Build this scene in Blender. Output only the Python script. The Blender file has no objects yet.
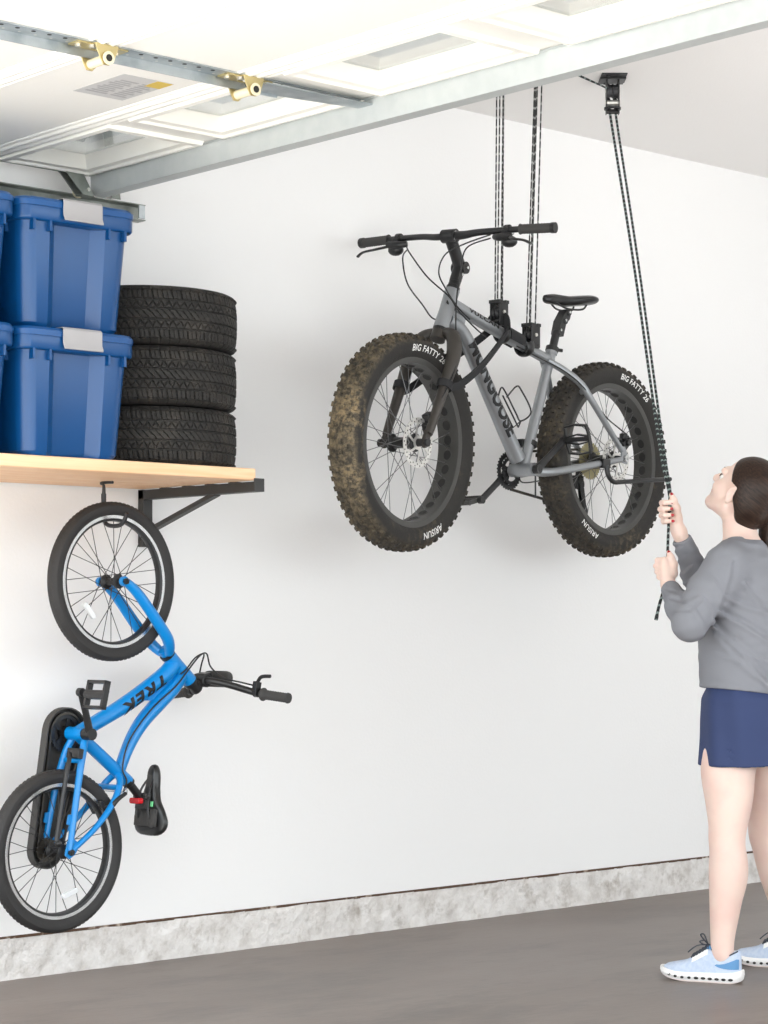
import bpy, bmesh, math, random
import numpy as np
from mathutils import Vector, Matrix
random.seed(7)
PI = math.pi
sc = bpy.context.scene
COL = sc.collection

# ------------------------------------------------------------------ helpers
def lin(c):
    out = []
    for x in c[:3]:
        x = x / 255.0
        out.append(x / 12.92 if x <= 0.04045 else ((x + 0.055) / 1.055) ** 2.4)
    return (*out, 1.0)

MATS = {}
def mat(name, rgb, rough=0.5, metal=0.0, bump=None, spot=None, coat=0.0, spec=0.5, trans=0.0):
    """bump=(scale, strength); spot=(rgb2, scale, lo, hi) noise mixed second colour"""
    m = bpy.data.materials.new(name); m.use_nodes = True
    nt = m.node_tree; b = nt.nodes['Principled BSDF']
    b.inputs['Base Color'].default_value = lin(rgb)
    b.inputs['Roughness'].default_value = rough
    b.inputs['Metallic'].default_value = metal
    b.inputs['Coat Weight'].default_value = coat
    b.inputs['Specular IOR Level'].default_value = spec
    b.inputs['Transmission Weight'].default_value = trans
    tc = nt.nodes.new('ShaderNodeTexCoord')
    if spot:
        n = nt.nodes.new('ShaderNodeTexNoise'); n.inputs['Scale'].default_value = spot[1]; n.inputs['Detail'].default_value = 6
        nt.links.new(tc.outputs['Object'], n.inputs['Vector'])
        r = nt.nodes.new('ShaderNodeMapRange'); r.inputs[1].default_value = spot[2]; r.inputs[2].default_value = spot[3]
        nt.links.new(n.outputs['Fac'], r.inputs[0])
        x = nt.nodes.new('ShaderNodeMix'); x.data_type = 'RGBA'
        x.inputs[6].default_value = lin(rgb); x.inputs[7].default_value = lin(spot[0])
        nt.links.new(r.outputs[0], x.inputs[0]); nt.links.new(x.outputs[2], b.inputs['Base Color'])
    if bump:
        n = nt.nodes.new('ShaderNodeTexNoise'); n.inputs['Scale'].default_value = bump[0]; n.inputs['Detail'].default_value = 5
        nt.links.new(tc.outputs['Object'], n.inputs['Vector'])
        bp = nt.nodes.new('ShaderNodeBump'); bp.inputs['Strength'].default_value = bump[1]; bp.inputs['Distance'].default_value = 0.01
        nt.links.new(n.outputs['Fac'], bp.inputs['Height']); nt.links.new(bp.outputs[0], b.inputs['Normal'])
    MATS[name] = m
    return m

def V(*a): return Vector(a)

def cr(pts, n=6, closed=False):
    """Catmull-Rom through pts"""
    P = [Vector(p) for p in pts]; out = []
    N = len(P)
    rng = range(N) if closed else range(N - 1)
    for i in rng:
        if closed: a, b, c, d = P[(i-1) % N], P[i], P[(i+1) % N], P[(i+2) % N]
        else: a, b, c, d = P[max(i-1, 0)], P[i], P[i+1], P[min(i+2, N-1)]
        for k in range(n):
            t = k / n
            out.append(0.5 * ((2*b) + (-a + c)*t + (2*a - 5*b + 4*c - d)*t*t + (-a + 3*b - 3*c + d)*t**3))
    if not closed: out.append(P[-1].copy())
    return out

def crv(vals, n=6):
    return [p.x for p in cr([(v, 0, 0) for v in vals], n)]

class MB:
    def __init__(s): s.v = []; s.f = []; s.m = []
    def add(s, vs, fs, mi=0, M=None):
        o = len(s.v)
        for v in vs:
            v = Vector(v)
            s.v.append(M @ v if M is not None else v)
        for f in fs: s.f.append(tuple(i + o for i in f)); s.m.append(mi)
        return s
    def box(s, lo, hi, mi=0, M=None):
        (x0, y0, z0), (x1, y1, z1) = lo, hi
        vs = [(x0,y0,z0),(x1,y0,z0),(x1,y1,z0),(x0,y1,z0),(x0,y0,z1),(x1,y0,z1),(x1,y1,z1),(x0,y1,z1)]
        return s.add(vs, [(0,3,2,1),(4,5,6,7),(0,1,5,4),(1,2,6,5),(2,3,7,6),(3,0,4,7)], mi, M)
    def cbox(s, c, size, mi=0, M=None, ax=None):
        c = Vector(c); h = Vector(size) / 2
        if ax is not None:
            T = Matrix.Translation(c) @ ax.to_4x4()
            return s.box(-h, h, mi, T if M is None else M @ T)
        return s.box(c - h, c + h, mi, M)
    def loft(s, rings, mi=0, caps=True, closed=False, M=None):
        n = len(rings[0]); vs = [p for r in rings for p in r]; fs = []
        K = len(rings)
        for i in range(K if closed else K - 1):
            a, b = i * n, ((i + 1) % K) * n
            for j in range(n):
                k = (j + 1) % n
                fs.append((a + j, a + k, b + k, b + j))
        if caps and not closed:
            fs.append(tuple(range(n - 1, -1, -1))); fs.append(tuple((K - 1) * n + j for j in range(n)))
        return s.add(vs, fs, mi, M)
    def tube(s, path, r, n=12, mi=0, caps=True, closed=False, sy=1.0, up=None, M=None):
        P = [Vector(p) for p in path]; K = len(P)
        if not hasattr(r, '__len__'): r = [r] * K
        if len(r) != K:
            r = np.interp(np.linspace(0, 1, K), np.linspace(0, 1, len(r)), r)
        r = [float(q) for q in r]
        T = []
        for i in range(K):
            if closed: t = P[(i+1) % K] - P[(i-1) % K]
            else: t = P[min(i+1, K-1)] - P[max(i-1, 0)]
            T.append(t.normalized() if t.length > 1e-9 else Vector((0, 0, 1)))
        u = Vector(up) if up is not None else (Vector((0, 0, 1)) if abs(T[0].z) < 0.9 else Vector((1, 0, 0)))
        rings = []
        for i in range(K):
            if up is not None: u = Vector(up)
            u = (u - T[i] * u.dot(T[i])).normalized(); w = T[i].cross(u)
            rings.append([P[i] + r[i] * (math.cos(2*PI*j/n) * w + sy * math.sin(2*PI*j/n) * u) for j in range(n)])
        return s.loft(rings, mi, caps, closed, M)
    def sweep(s, path, w, h, up, mi=0, closed=False, M=None):
        """rectangular section, w across, h along up"""
        P = [Vector(p) for p in path]; K = len(P); rings = []
        for i in range(K):
            t = (P[(i+1) % K] - P[(i-1) % K]) if closed else (P[min(i+1, K-1)] - P[max(i-1, 0)])
            t.normalize(); u = Vector(up(i) if callable(up) else up); u = (u - t * u.dot(t)).normalized(); x = t.cross(u)
            rings.append([P[i] + x*a*w/2 + u*b*h/2 for a, b in ((-1,-1),(1,-1),(1,1),(-1,1))])
        return s.loft(rings, mi, True, closed, M)
    def cyl(s, a, b, r, n=16, mi=0, r2=None, M=None):
        return s.tube([a, b], [r, r if r2 is None else r2], n, mi, M=M)
    def lathe(s, prof, n=48, mi=0, axis='Y', closed=False, M=None, caps=False):
        """prof: [(radius, along)]"""
        rings = []
        for (r, a) in prof:
            ring = []
            for j in range(n):
                t = 2*PI*j/n; c, q = r*math.cos(t), r*math.sin(t)
                ring.append((c, a, q) if axis == 'Y' else ((c, q, a) if axis == 'Z' else (a, c, q)))
            rings.append(ring)
        return s.loft(rings, mi, caps, closed, M)
    def prism(s, poly, a, b, plane='XZ', mi=0, M=None):
        def p3(p, d): return (p[0], d, p[1]) if plane == 'XZ' else ((p[0], p[1], d) if plane == 'XY' else (d, p[0], p[1]))
        return s.loft([[p3(p, a) for p in poly], [p3(p, b) for p in poly]], mi, True, False, M)
    def sphere(s, c, r, n=16, mi=0, M=None):
        rr = r if hasattr(r, '__len__') else (r, r, r)
        rings = []
        K = max(6, n // 2)
        for i in range(K + 1):
            t = PI * (0.001 + 0.998 * i / K)
            rings.append([(c[0] + rr[0]*math.sin(t)*math.cos(2*PI*j/n), c[1] + rr[1]*math.sin(t)*math.sin(2*PI*j/n), c[2] + rr[2]*math.cos(t)) for j in range(n)])
        return s.loft(rings, mi, True, False, M)
    def mesh(s, name, mats, smooth=True, angle=38):
        me = bpy.data.meshes.new(name)
        me.from_pydata([tuple(v) for v in s.v], [], s.f)
        for m in (mats if isinstance(mats, (list, tuple)) else [mats]): me.materials.append(m)
        me.polygons.foreach_set('material_index', s.m)
        bm = bmesh.new(); bm.from_mesh(me); bmesh.ops.recalc_face_normals(bm, faces=bm.faces); bm.to_mesh(me); bm.free()
        if smooth:
            me.polygons.foreach_set('use_smooth', [True] * len(me.polygons)); me.set_sharp_from_angle(angle=math.radians(angle))
        me.update(); return me
    def build(s, name, mats, parent=None, bevel=0, seg=2, smooth=True, angle=38, sub=0, loc=None, M=None):
        o = bpy.data.objects.new(name, s.mesh(name, mats, smooth, angle)); COL.objects.link(o)
        if parent is not None: o.parent = parent
        if loc is not None: o.location = loc
        if M is not None: o.matrix_local = M
        if bevel:
            b = o.modifiers.new('bevel', 'BEVEL'); b.width = bevel; b.segments = seg; b.limit_method = 'ANGLE'; b.angle_limit = math.radians(40)
            b.harden_normals = False
        if sub:
            q = o.modifiers.new('sub', 'SUBSURF'); q.levels = sub; q.render_levels = sub
        return o

def rrect(w, h, r, n=5, cx=0, cy=0):
    out = []
    for (sx, sy, a0) in ((1, 1, 0), (-1, 1, PI/2), (-1, -1, PI), (1, -1, 1.5*PI)):
        for k in range(n + 1):
            a = a0 + (PI/2) * k / n
            out.append((cx + sx*(w/2 - r) + r*math.cos(a), cy + sy*(h/2 - r) + r*math.sin(a)))
    return out

def tag(o, label, cat, group=None, kind=None):
    o['label'] = label; o['category'] = cat
    if group: o['group'] = group
    if kind: o['kind'] = kind
    return o
def empty(name, loc=(0, 0, 0), M=None, parent=None):
    o = bpy.data.objects.new(name, None); COL.objects.link(o); o.empty_display_size = 0.1
    if M is not None: o.matrix_world = M
    else: o.location = loc
    if parent is not None: o.parent = parent
    return o
def dup(root, loc=None, M=None):
    r = root.copy(); COL.objects.link(r)
    if loc is not None: r.location = loc
    if M is not None: r.matrix_world = M
    for ch in list(root.children):
        c = ch.copy(); COL.objects.link(c); c.parent = r
        for g in list(ch.children):
            d = g.copy(); COL.objects.link(d); d.parent = c
    return r

def text_geo(body, size, shear=0.0, bold=0.0, extrude=0.0, spacing=1.0):
    cu = bpy.data.curves.new('lettering', 'FONT'); cu.body = body; cu.size = 1.0; cu.shear = shear; cu.offset = bold; cu.extrude = extrude
    cu.align_x = 'CENTER'; cu.align_y = 'CENTER'; cu.space_character = spacing; cu.resolution_u = 3
    o = bpy.data.objects.new('lettering', cu); COL.objects.link(o)
    dg = bpy.context.evaluated_depsgraph_get(); dg.update()
    me = bpy.data.meshes.new_from_object(o.evaluated_get(dg))
    bm = bmesh.new(); bm.from_mesh(me); bmesh.ops.scale(bm, vec=(size, size, size), verts=bm.verts)
    # cut the long triangles so that the letters can be wrapped round a tube
    for _ in range(2):
        es = [e for e in bm.edges if e.calc_length() > size * 0.3]
        if es: bmesh.ops.subdivide_edges(bm, edges=es, cuts=1)
    bmesh.ops.triangulate(bm, faces=bm.faces)
    vs = [v.co.copy() for v in bm.verts]; bm.verts.index_update()
    fs = [tuple(v.index for v in f.verts) for f in bm.faces]; bm.free()
    bpy.data.objects.remove(o); bpy.data.meshes.remove(me)
    return vs, fs
def wrap_tube(vs, P, t, n, w, r):
    P = Vector(P); t = Vector(t).normalized(); n = Vector(n).normalized(); w = Vector(w)
    return [P + t*v.x + r*(math.cos(v.y/r)*w + math.sin(v.y/r)*n) for v in vs]
# ------------------------------------------------------------------ camera
F_PX = 2139.0
th = math.atan2(2366, 2139)
FW = Vector((math.cos(th), math.sin(th), 0)); RT = Vector((math.sin(th), -math.cos(th), 0))
CAM = Vector((0, -5.75, 1.12))
cam = bpy.data.cameras.new('camera'); co = bpy.data.objects.new('camera', cam); COL.objects.link(co)
cam.sensor_fit = 'HORIZONTAL'; cam.sensor_width = 36; cam.lens = F_PX / 768 * 36; cam.shift_y = 110 / 768
cam.clip_start = 0.05; cam.clip_end = 200
Rm = Matrix((RT, Vector((0, 0, 1)), -FW)).transposed()
co.matrix_world = Matrix.Translation(CAM) @ Rm.to_4x4()
sc.camera = co
def at(px, py, d):
    """world point seen at a photo pixel, d metres along the view axis"""
    return CAM + d * (FW + (px - 384) / F_PX * RT + Vector((0, 0, (622 - py) / F_PX)))

# ------------------------------------------------------------------ shell materials
M_wall = mat('white_wall_paint', (240, 239, 238), 0.75, bump=(90, 0.06))
M_ceil = mat('ceiling_paint', (240, 238, 236), 0.85, bump=(120, 0.08))
def concrete(name, stops, scale, rough, bump, dark=None, stretch=(1, 1, 1), patch=None):
    m = bpy.data.materials.new(name); m.use_nodes = True; nt = m.node_tree; b = nt.nodes['Principled BSDF']
    tc = nt.nodes.new('ShaderNodeTexCoord'); mp = nt.nodes.new('ShaderNodeMapping'); mp.inputs['Scale'].default_value = stretch
    nt.links.new(tc.outputs['Object'], mp.inputs[0])
    n = nt.nodes.new('ShaderNodeTexNoise'); n.inputs['Scale'].default_value = scale; n.inputs['Detail'].default_value = 9; n.inputs['Roughness'].default_value = 0.62
    nt.links.new(mp.outputs[0], n.inputs['Vector'])
    r = nt.nodes.new('ShaderNodeValToRGB'); nt.links.new(n.outputs['Fac'], r.inputs[0])
    els = r.color_ramp.elements
    for i, (p, c) in enumerate(stops):
        e = els[i] if i < 2 else els.new(p)
        e.position = p; e.color = lin(c)
    out = r.outputs[0]
    if dark:
        n2 = nt.nodes.new('ShaderNodeTexNoise'); n2.inputs['Scale'].default_value = dark[1]; n2.inputs['Detail'].default_value = 7; n2.inputs['Roughness'].default_value = 0.7
        nt.links.new(mp.outputs[0], n2.inputs['Vector'])
        mr = nt.nodes.new('ShaderNodeMapRange'); mr.inputs[1].default_value = dark[2]; mr.inputs[2].default_value = dark[3]
        nt.links.new(n2.outputs['Fac'], mr.inputs[0])
        mx = nt.nodes.new('ShaderNodeMix'); mx.data_type = 'RGBA'; mx.inputs[7].default_value = lin(dark[0])
        nt.links.new(mr.outputs[0], mx.inputs[0]); nt.links.new(out, mx.inputs[6]); out = mx.outputs[2]
    nt.links.new(out, b.inputs['Base Color']); b.inputs['Roughness'].default_value = rough
    n3 = nt.nodes.new('ShaderNodeTexNoise'); n3.inputs['Scale'].default_value = bump[0]; n3.inputs['Detail'].default_value = 8
    nt.links.new(mp.outputs[0], n3.inputs['Vector'])
    bp = nt.nodes.new('ShaderNodeBump'); bp.inputs['Strength'].default_value = bump[1]; bp.inputs['Distance'].default_value = 0.02
    nt.links.new(n3.outputs['Fac'], bp.inputs['Height']); nt.links.new(bp.outputs[0], b.inputs['Normal'])
    return m
M_floor = concrete('smooth_concrete_floor', [(0.3, (94, 81, 73)), (0.5, (108, 95, 87)), (0.72, (120, 108, 101))], 1.3, 0.36, (40, 0.03), dark=((74, 65, 59), 2.2, 0.50, 0.74), stretch=(0.6, 1.3, 1))
M_curb = concrete('rough_whitewashed_concrete', [(0.3, (196, 190, 184)), (0.5, (222, 218, 214)), (0.7, (235, 232, 229))], 14, 0.9, (34, 0.6), dark=((168, 159, 150), 9, 0.54, 0.72))
M_rustshade = mat('rusty_shaded_edge', (88, 66, 52), 0.9, spot=((190, 175, 160), 26, 0.58, 0.72))  # rust brown, with the shade of the gap over the curb painted in

def struct(o, label, cat):
    return tag(o, label, cat, kind='structure')
XE = 8.7
M_drive = concrete('pale_concrete_driveway', [(0.3, (196, 192, 184)), (0.5, (206, 202, 195)), (0.72, (214, 210, 204))], 1.1, 0.8, (40, 0.05))
struct(MB().box((-14, -16, -0.1), (1.5, 8, -0.004)).build('ground', M_drive, smooth=False), 'pale concrete driveway outside the open garage', 'driveway')
struct(MB().box((1.5, -9, -0.1), (XE + 0.1, 0.1, 0)).build('floor', M_floor, smooth=False), 'smooth grey brown concrete garage floor', 'floor')
struct(MB().box((1.45, 0.0, 0.137), (XE + 0.1, 0.12, 3.14)).build('wall_back', M_wall, smooth=False), 'long plain white garage wall behind both bicycles', 'wall')
struct(MB().box((XE, -7.5, 0), (XE + 0.12, 0.0, 3.14)).build('wall_right', M_wall, smooth=False), 'white end wall of the garage', 'wall')
struct(MB().box((1.55, -7.5, 3.04), (XE + 0.1, 0.12, 3.14)).build('ceiling', M_ceil, smooth=False), 'pale off white garage ceiling', 'ceiling')
# rough concrete stem wall under the drywall
b = MB(); nx, nz = 460, 10
from mathutils import noise
vs = []
for i in range(nx + 1):
    x = 1.5 + (XE - 1.5) * i / nx
    for k in range(nz + 1):
        z = 0.131 * k / nz
        h = noise.fractal(Vector((x*5, 3.1, z*5)), 1.0, 2.0, 3) * 0.004 + noise.fractal(Vector((x*22, 1.7, z*22)), 1.0, 2.0, 4) * 0.0045
        vs.append((x, -0.004 - h, z + (0.004*noise.noise(Vector((x*9, 0, 0))) if k == nz else 0)))
fs = []
for i in range(nx):
    for k in range(nz):
        a = i*(nz+1) + k; fs.append((a, a + nz + 1, a + nz + 2, a + 1))
n0 = len(vs)
b.add(vs, fs)
b.box((1.5, 0.004, 0.0), (XE, 0.12, 0.131))
struct(b.build('baseboard_back', M_curb, angle=60), 'rough whitewashed concrete curb along the bottom of the white wall', 'concrete curb')
struct(MB().box((1.5, -0.004, 0.129), (XE, 0.1, 0.1375)).build('trim_1', M_rustshade, smooth=False), 'thin rusty edge strip with painted gap shade between wall and concrete curb', 'trim')

# ------------------------------------------------------------------ overhead garage door, open
M_door = mat('white_door_steel', (246, 245, 240), 0.45, bump=(60, 0.03))
M_frame = mat('white_window_frame', (246, 245, 238), 0.5)
M_galv = mat('galvanised_steel', (186, 192, 194), 0.38, 0.75, spot=((160, 168, 172), 14, 0.4, 0.6))
M_track = mat('dull_galvanised_steel', (142, 146, 140), 0.42, 0.75, spot=((112, 116, 110), 12, 0.4, 0.6))
M_zinc = mat('yellow_zinc_steel', (196, 180, 132), 0.35, 0.8)
M_bolt = mat('bright_zinc_bolt', (214, 212, 206), 0.3, 0.8)
M_dark = mat('dark_opening', (38, 36, 34), 0.7)
M_nylon = mat('cream_nylon_roller', (226, 216, 186), 0.5)
M_label = mat('grey_printed_label', (198, 198, 198), 0.6)
M_labeltxt = mat('label_print', (164, 164, 166), 0.6)
M_labely = mat('label_yellow', (214, 186, 88), 0.6)
m = mat('window_glass', (200, 205, 205), 0.03, trans=0.0)
nt = m.node_tree; bs = nt.nodes['Principled BSDF']; bs.inputs['Transmission Weight'].default_value = 1.0; bs.inputs['IOR'].default_value = 1.45
bs.inputs['Base Color'].default_value = (0.80, 0.82, 0.82, 1)
M_glass = m
ZD = 2.54
Y0, Y1 = -0.075, -4.95            # door ends across the opening
joints = [1.62, 2.09, 2.55, 3.01, 3.47, 3.94]
door = empty('garage_door', (2.78, -2.5, ZD))
tag(door, 'open white sectional garage door overhead with a row of windows', 'garage door')
DL = Matrix.Translation((-2.78, 2.5, -ZD))
WIN = [-0.41 - 0.685*i for i in range(7)]
for i in range(5):
    x0, x1 = joints[i] + 0.003, joints[i+1] - 0.003
    b = MB()
    if i < 4:
        b.box((x0 + 0.03, Y1, ZD), (x1 - 0.03, Y0, ZD + 0.045))
    else:  # section with window openings: rails and stiles
        wx0, wx1 = 3.545, 3.80
        b.box((x0 + 0.03, Y1, ZD), (wx0, Y0, ZD + 0.045)); b.box((wx1, Y1, ZD), (x1, Y0, ZD + 0.045))
        ys = [Y0] + [q for w in WIN for q in (w + 0.25, w - 0.25)] + [Y1]
        for k in range(0, len(ys), 2):
            if ys[k] - ys[k+1] > 0.001: b.box((wx0, ys[k+1], ZD), (wx1, ys[k], ZD + 0.045))
    # rolled rails at the joints: two small ridges either side of the seam
    for (xa, s) in ((x0, 1), (x1, -1)):
        if i == 4 and s == -1: continue
        b.tube([(xa + s*0.012, Y1, ZD + 0.004), (xa + s*0.012, Y0, ZD + 0.004)], 0.012, 10)
        b.box((min(xa, xa + s*0.031), Y1, ZD + 0.004), (max(xa, xa + s*0.031), Y0, ZD + 0.046))
        b.tube([(xa + s*0.040, Y1, ZD + 0.003), (xa + s*0.040, Y0, ZD + 0.003)], 0.007, 8)
    sec = b.build('door_section', M_door, door, M=DL, angle=50)
    # end stiles
    for ye, s in ((Y0, 1), (Y1, -1)):
        MB().box((x0, min(ye, ye - s*0.055), ZD - 0.003), (x1, max(ye, ye - s*0.055), ZD)).build('end_stile', M_track if s == 1 else M_galv, sec)
    if i == 4:
        for w in WIN:
            fr = MB()
            def rng(dx, dy, z): return [(3.545 - dx, w - 0.25 - dy, z), (3.80 + dx, w - 0.25 - dy, z), (3.80 + dx, w + 0.25 + dy, z), (3.545 - dx, w + 0.25 + dy, z)]
            prof = [(0.045, 0.045, ZD + 0.001), (0.041, 0.041, ZD - 0.012), (0.024, 0.024, ZD - 0.014), (0.018, 0.018, ZD - 0.007), (0.0, 0.0, ZD - 0.004), (-0.012, -0.012, ZD + 0.018), (-0.020, -0.020, ZD + 0.036), (-0.020, -0.020, ZD + 0.047)]
            fr.loft([rng(*p) for p in prof], caps=False)
            f = fr.build('window_frame', M_frame, sec, angle=20)
            MB().box((3.545 + 0.012, w - 0.238, ZD + 0.036), (3.80 - 0.012, w + 0.238, ZD + 0.040)).build('window_pane', M_glass, sec, smooth=False)
# centre stile with holes, hinges
st = MB(); YS = -1.372
st.box((2.0, YS - 0.030, ZD - 0.004), (3.93, YS + 0.030, ZD - 0.001))
st.box((2.0, YS + 0.027, ZD - 0.028), (3.60, YS + 0.030, ZD - 0.001))
for x in np.arange(2.05, 3.60, 0.045):
    st.cyl((x, YS - 0.012, ZD - 0.0045), (x, YS - 0.012, ZD - 0.0035), 0.006, 8, 1)
    st.cyl((x + 0.02, YS + 0.012, ZD - 0.0045), (x + 0.02, YS + 0.012, ZD - 0.0035), 0.004, 8, 2)
st.build('punched_stile', [M_galv, M_dark, M_bolt], door, M=DL)
MB().prism([(3.50, -1.325), (3.60, -1.338), (3.925, -1.392), (3.925, -1.44), (3.50, -1.425)], ZD - 0.021, ZD - 0.018, 'XY').build('stile_plate', M_galv, door, M=DL)
def hinge(x, y):
    h = MB()
    for s in (-1, 1):
        h.box((x + s*0.012 - (0.062 if s < 0 else 0), y - 0.022, ZD - 0.008), (x + s*0.012 + (0.062 if s > 0 else 0), y + 0.022, ZD - 0.004))
    for s in (-1, 1):  # cheeks
        poly = [(x - 0.034, ZD - 0.006), (x + 0.034, ZD - 0.006), (x + 0.022, ZD - 0.040), (x + 0.006, ZD - 0.056), (x - 0.010, ZD - 0.056), (x - 0.020, ZD - 0.040)]
        h.prism(poly, y + s*0.036 - 0.002, y + s*0.036 + 0.002)
        h.box((x - 0.034, min(y + s*0.02, y + s*0.036), ZD - 0.008), (x + 0.034, max(y + s*0.02, y + s*0.036), ZD - 0.005))
    ho = h.build('hinge', M_zinc, door, M=DL)
    MB().cyl((x, y - 0.043, ZD - 0.040), (x, y + 0.043, ZD - 0.040), 0.012, 14).cyl((x, y - 0.046, ZD - 0.040), (x, y - 0.0425, ZD - 0.040), 0.0165, 14).build('hinge_tube', M_nylon, ho)
    MB().cyl((x, y - 0.0475, ZD - 0.040), (x, y - 0.0455, ZD - 0.040), 0.009, 12).build('tube_bore', M_dark, ho)
    for dx, dy in ((-0.06, 0.0), (-0.03, -0.016), (0.06, 0.01), (0.035, 0.016)):
        MB().cyl((x + dx, y + dy, ZD - 0.014), (x + dx, y + dy, ZD - 0.006), 0.008, 6).build('bolt', M_bolt, ho)
for xj in (2.55, 3.01, 3.47): hinge(xj, YS)
# top strut: a hat channel across the end section
s = MB()
prof = [(3.845, ZD - 0.002), (3.860, ZD - 0.002), (3.862, ZD - 0.066), (3.905, ZD - 0.066), (3.907, ZD - 0.002), (3.925, ZD - 0.002), (3.925, ZD - 0.004), (3.909, ZD - 0.004), (3.908, ZD - 0.069), (3.859, ZD - 0.069), (3.857, ZD - 0.004), (3.845, ZD - 0.004)]
s.prism(prof, Y0 - 0.02, Y1)
M_strut = mat('bright_galvanised_strut', (204, 208, 208), 0.42, 0.35, spot=((199, 204, 204), 20, 0.4, 0.6))
so = s.build('strut', M_strut, door, M=DL, bevel=0.001)
for y in (-1.40, -1.36): MB().cyl((3.852, y, ZD - 0.012), (3.852, y, ZD - 0.003), 0.008, 6).build('bolt', M_bolt, so)
# top corner bracket with roller
tb = MB()
tb.prism([(3.73, ZD - 0.004), (3.80, ZD - 0.004), (3.845, ZD - 0.075), (3.80, ZD - 0.075)], -0.135, -0.131)
tb.prism([(3.73, ZD - 0.004), (3.80, ZD - 0.004), (3.845, ZD - 0.075), (3.80, ZD - 0.075)], -0.100, -0.096)
tb.box((3.72, -0.14, ZD - 0.007), (3.86, -0.09, ZD - 0.003)); tb.box((3.80, -0.135, ZD - 0.078), (3.848, -0.096, ZD - 0.074))
t = tb.build('roller_bracket', M_track, door, M=DL, bevel=0.001)
MB().cyl((3.822, -0.14, ZD - 0.060), (3.822, -0.074, ZD - 0.060), 0.006, 10).cyl((3.822, -0.086, ZD - 0.060), (3.822, -0.074, ZD - 0.060), 0.0185, 16, 1).build('roller', [M_bolt, M_nylon], t)
for dx in (0.02, 0.09): MB().cyl((3.74 + dx, -0.115, ZD - 0.013), (3.74 + dx, -0.115, ZD - 0.005), 0.007, 6).build('bolt', M_bolt, t)
# printed label on the section before the windows
lb = MB(); lb.box((3.215, -1.19, ZD - 0.0012), (3.375, -0.955, ZD - 0.0004))
for k in range(9):
    yk = -0.985 - 0.018*k; x0 = 3.232 + 0.006*(k % 3)
    lb.box((x0, yk - 0.010, ZD - 0.0016), (3.30 - 0.01*(k % 2), yk, ZD - 0.0011), 1); lb.box((3.312, yk - 0.010, ZD - 0.0016), (3.362 - 0.012*(k % 2), yk, ZD - 0.0011), 1)
lb.box((3.325, -1.188, ZD - 0.0018), (3.374, -1.125, ZD - 0.0012), 2)
lb.build('printed_label', [M_label, M_labeltxt, M_labely], door, M=DL, smooth=False)

# horizontal track on the wall side
tr = MB()
def cchan(x0, x1, y, z):
    prof = [(y - 0.022, z - 0.026), (y + 0.022, z - 0.026), (y + 0.022, z + 0.026), (y - 0.022, z + 0.026), (y - 0.022, z + 0.023), (y + 0.019, z + 0.023), (y + 0.019, z - 0.023), (y - 0.022, z - 0.023)]
    tr.prism(prof, x0, x1, 'YZ')
cchan(1.6, 4.09, -0.048, 2.450)
track = tr.build('door_track', M_track)
tag(track, 'dull steel door track along the top of the white wall above the blue bins', 'door track')
hg = MB()
hg.prism([(3.985, 2.49), (4.02, 2.49), (3.935, 3.04), (3.90, 3.04)], -0.030, -0.027)
for k in range(10):
    z = 2.52 + 0.05*k; x = 4.0 - (z - 2.49)*0.155
    hg.cyl((x, -0.0315, z), (x, -0.0295, z), 0.006, 8, 1)
hg.build('punched_hanger', [M_track, M_dark], track)
b = MB()
b.box((4.060, -0.076, 2.429), (4.083, -0.0695, 2.471))
b.build('end_bolt_plate', M_galv, track)

# ------------------------------------------------------------------ shelf
def wood(name, c1, c2):
    m = bpy.data.materials.new(name); m.use_nodes = True; nt = m.node_tree; b = nt.nodes['Principled BSDF']; b.inputs['Roughness'].default_value = 0.55
    tc = nt.nodes.new('ShaderNodeTexCoord'); mp = nt.nodes.new('ShaderNodeMapping'); mp.inputs['Scale'].default_value = (1.2, 22, 22)
    nt.links.new(tc.outputs['Object'], mp.inputs[0])
    n = nt.nodes.new('ShaderNodeTexNoise'); n.inputs['Scale'].default_value = 2.2; n.inputs['Detail'].default_value = 5; n.inputs['Distortion'].default_value = 0.6
    nt.links.new(mp.outputs[0], n.inputs['Vector'])
    r = nt.nodes.new('ShaderNodeValToRGB'); r.color_ramp.elements[0].color = lin(c1); r.color_ramp.elements[1].color = lin(c2); r.color_ramp.elements[0].position = 0.35; r.color_ramp.elements[1].position = 0.68
    nt.links.new(n.outputs['Fac'], r.inputs[0]); nt.links.new(r.outputs[0], b.inputs['Base Color'])
    return m
M_wood = wood('pine_board', (234, 186, 142), (246, 208, 170))
M_blk = mat('black_powder_coat', (46, 45, 44), 0.5)
shelf = empty('wall_shelf', (3.2, 0, 1.55))
tag(shelf, 'pine slat wall shelf on black steel brackets under the blue bins and tires', 'shelf')
SL = Matrix.Translation((-3.2, 0, -1.55))
ZT = 1.592
for k in range(5):
    y1 = -0.012 - k*0.1205
    MB().box((2.15, y1 - 0.114, ZT - 0.037), (4.118, y1, ZT)).build('board', M_wood, shelf, M=SL, bevel=0.004)
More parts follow.
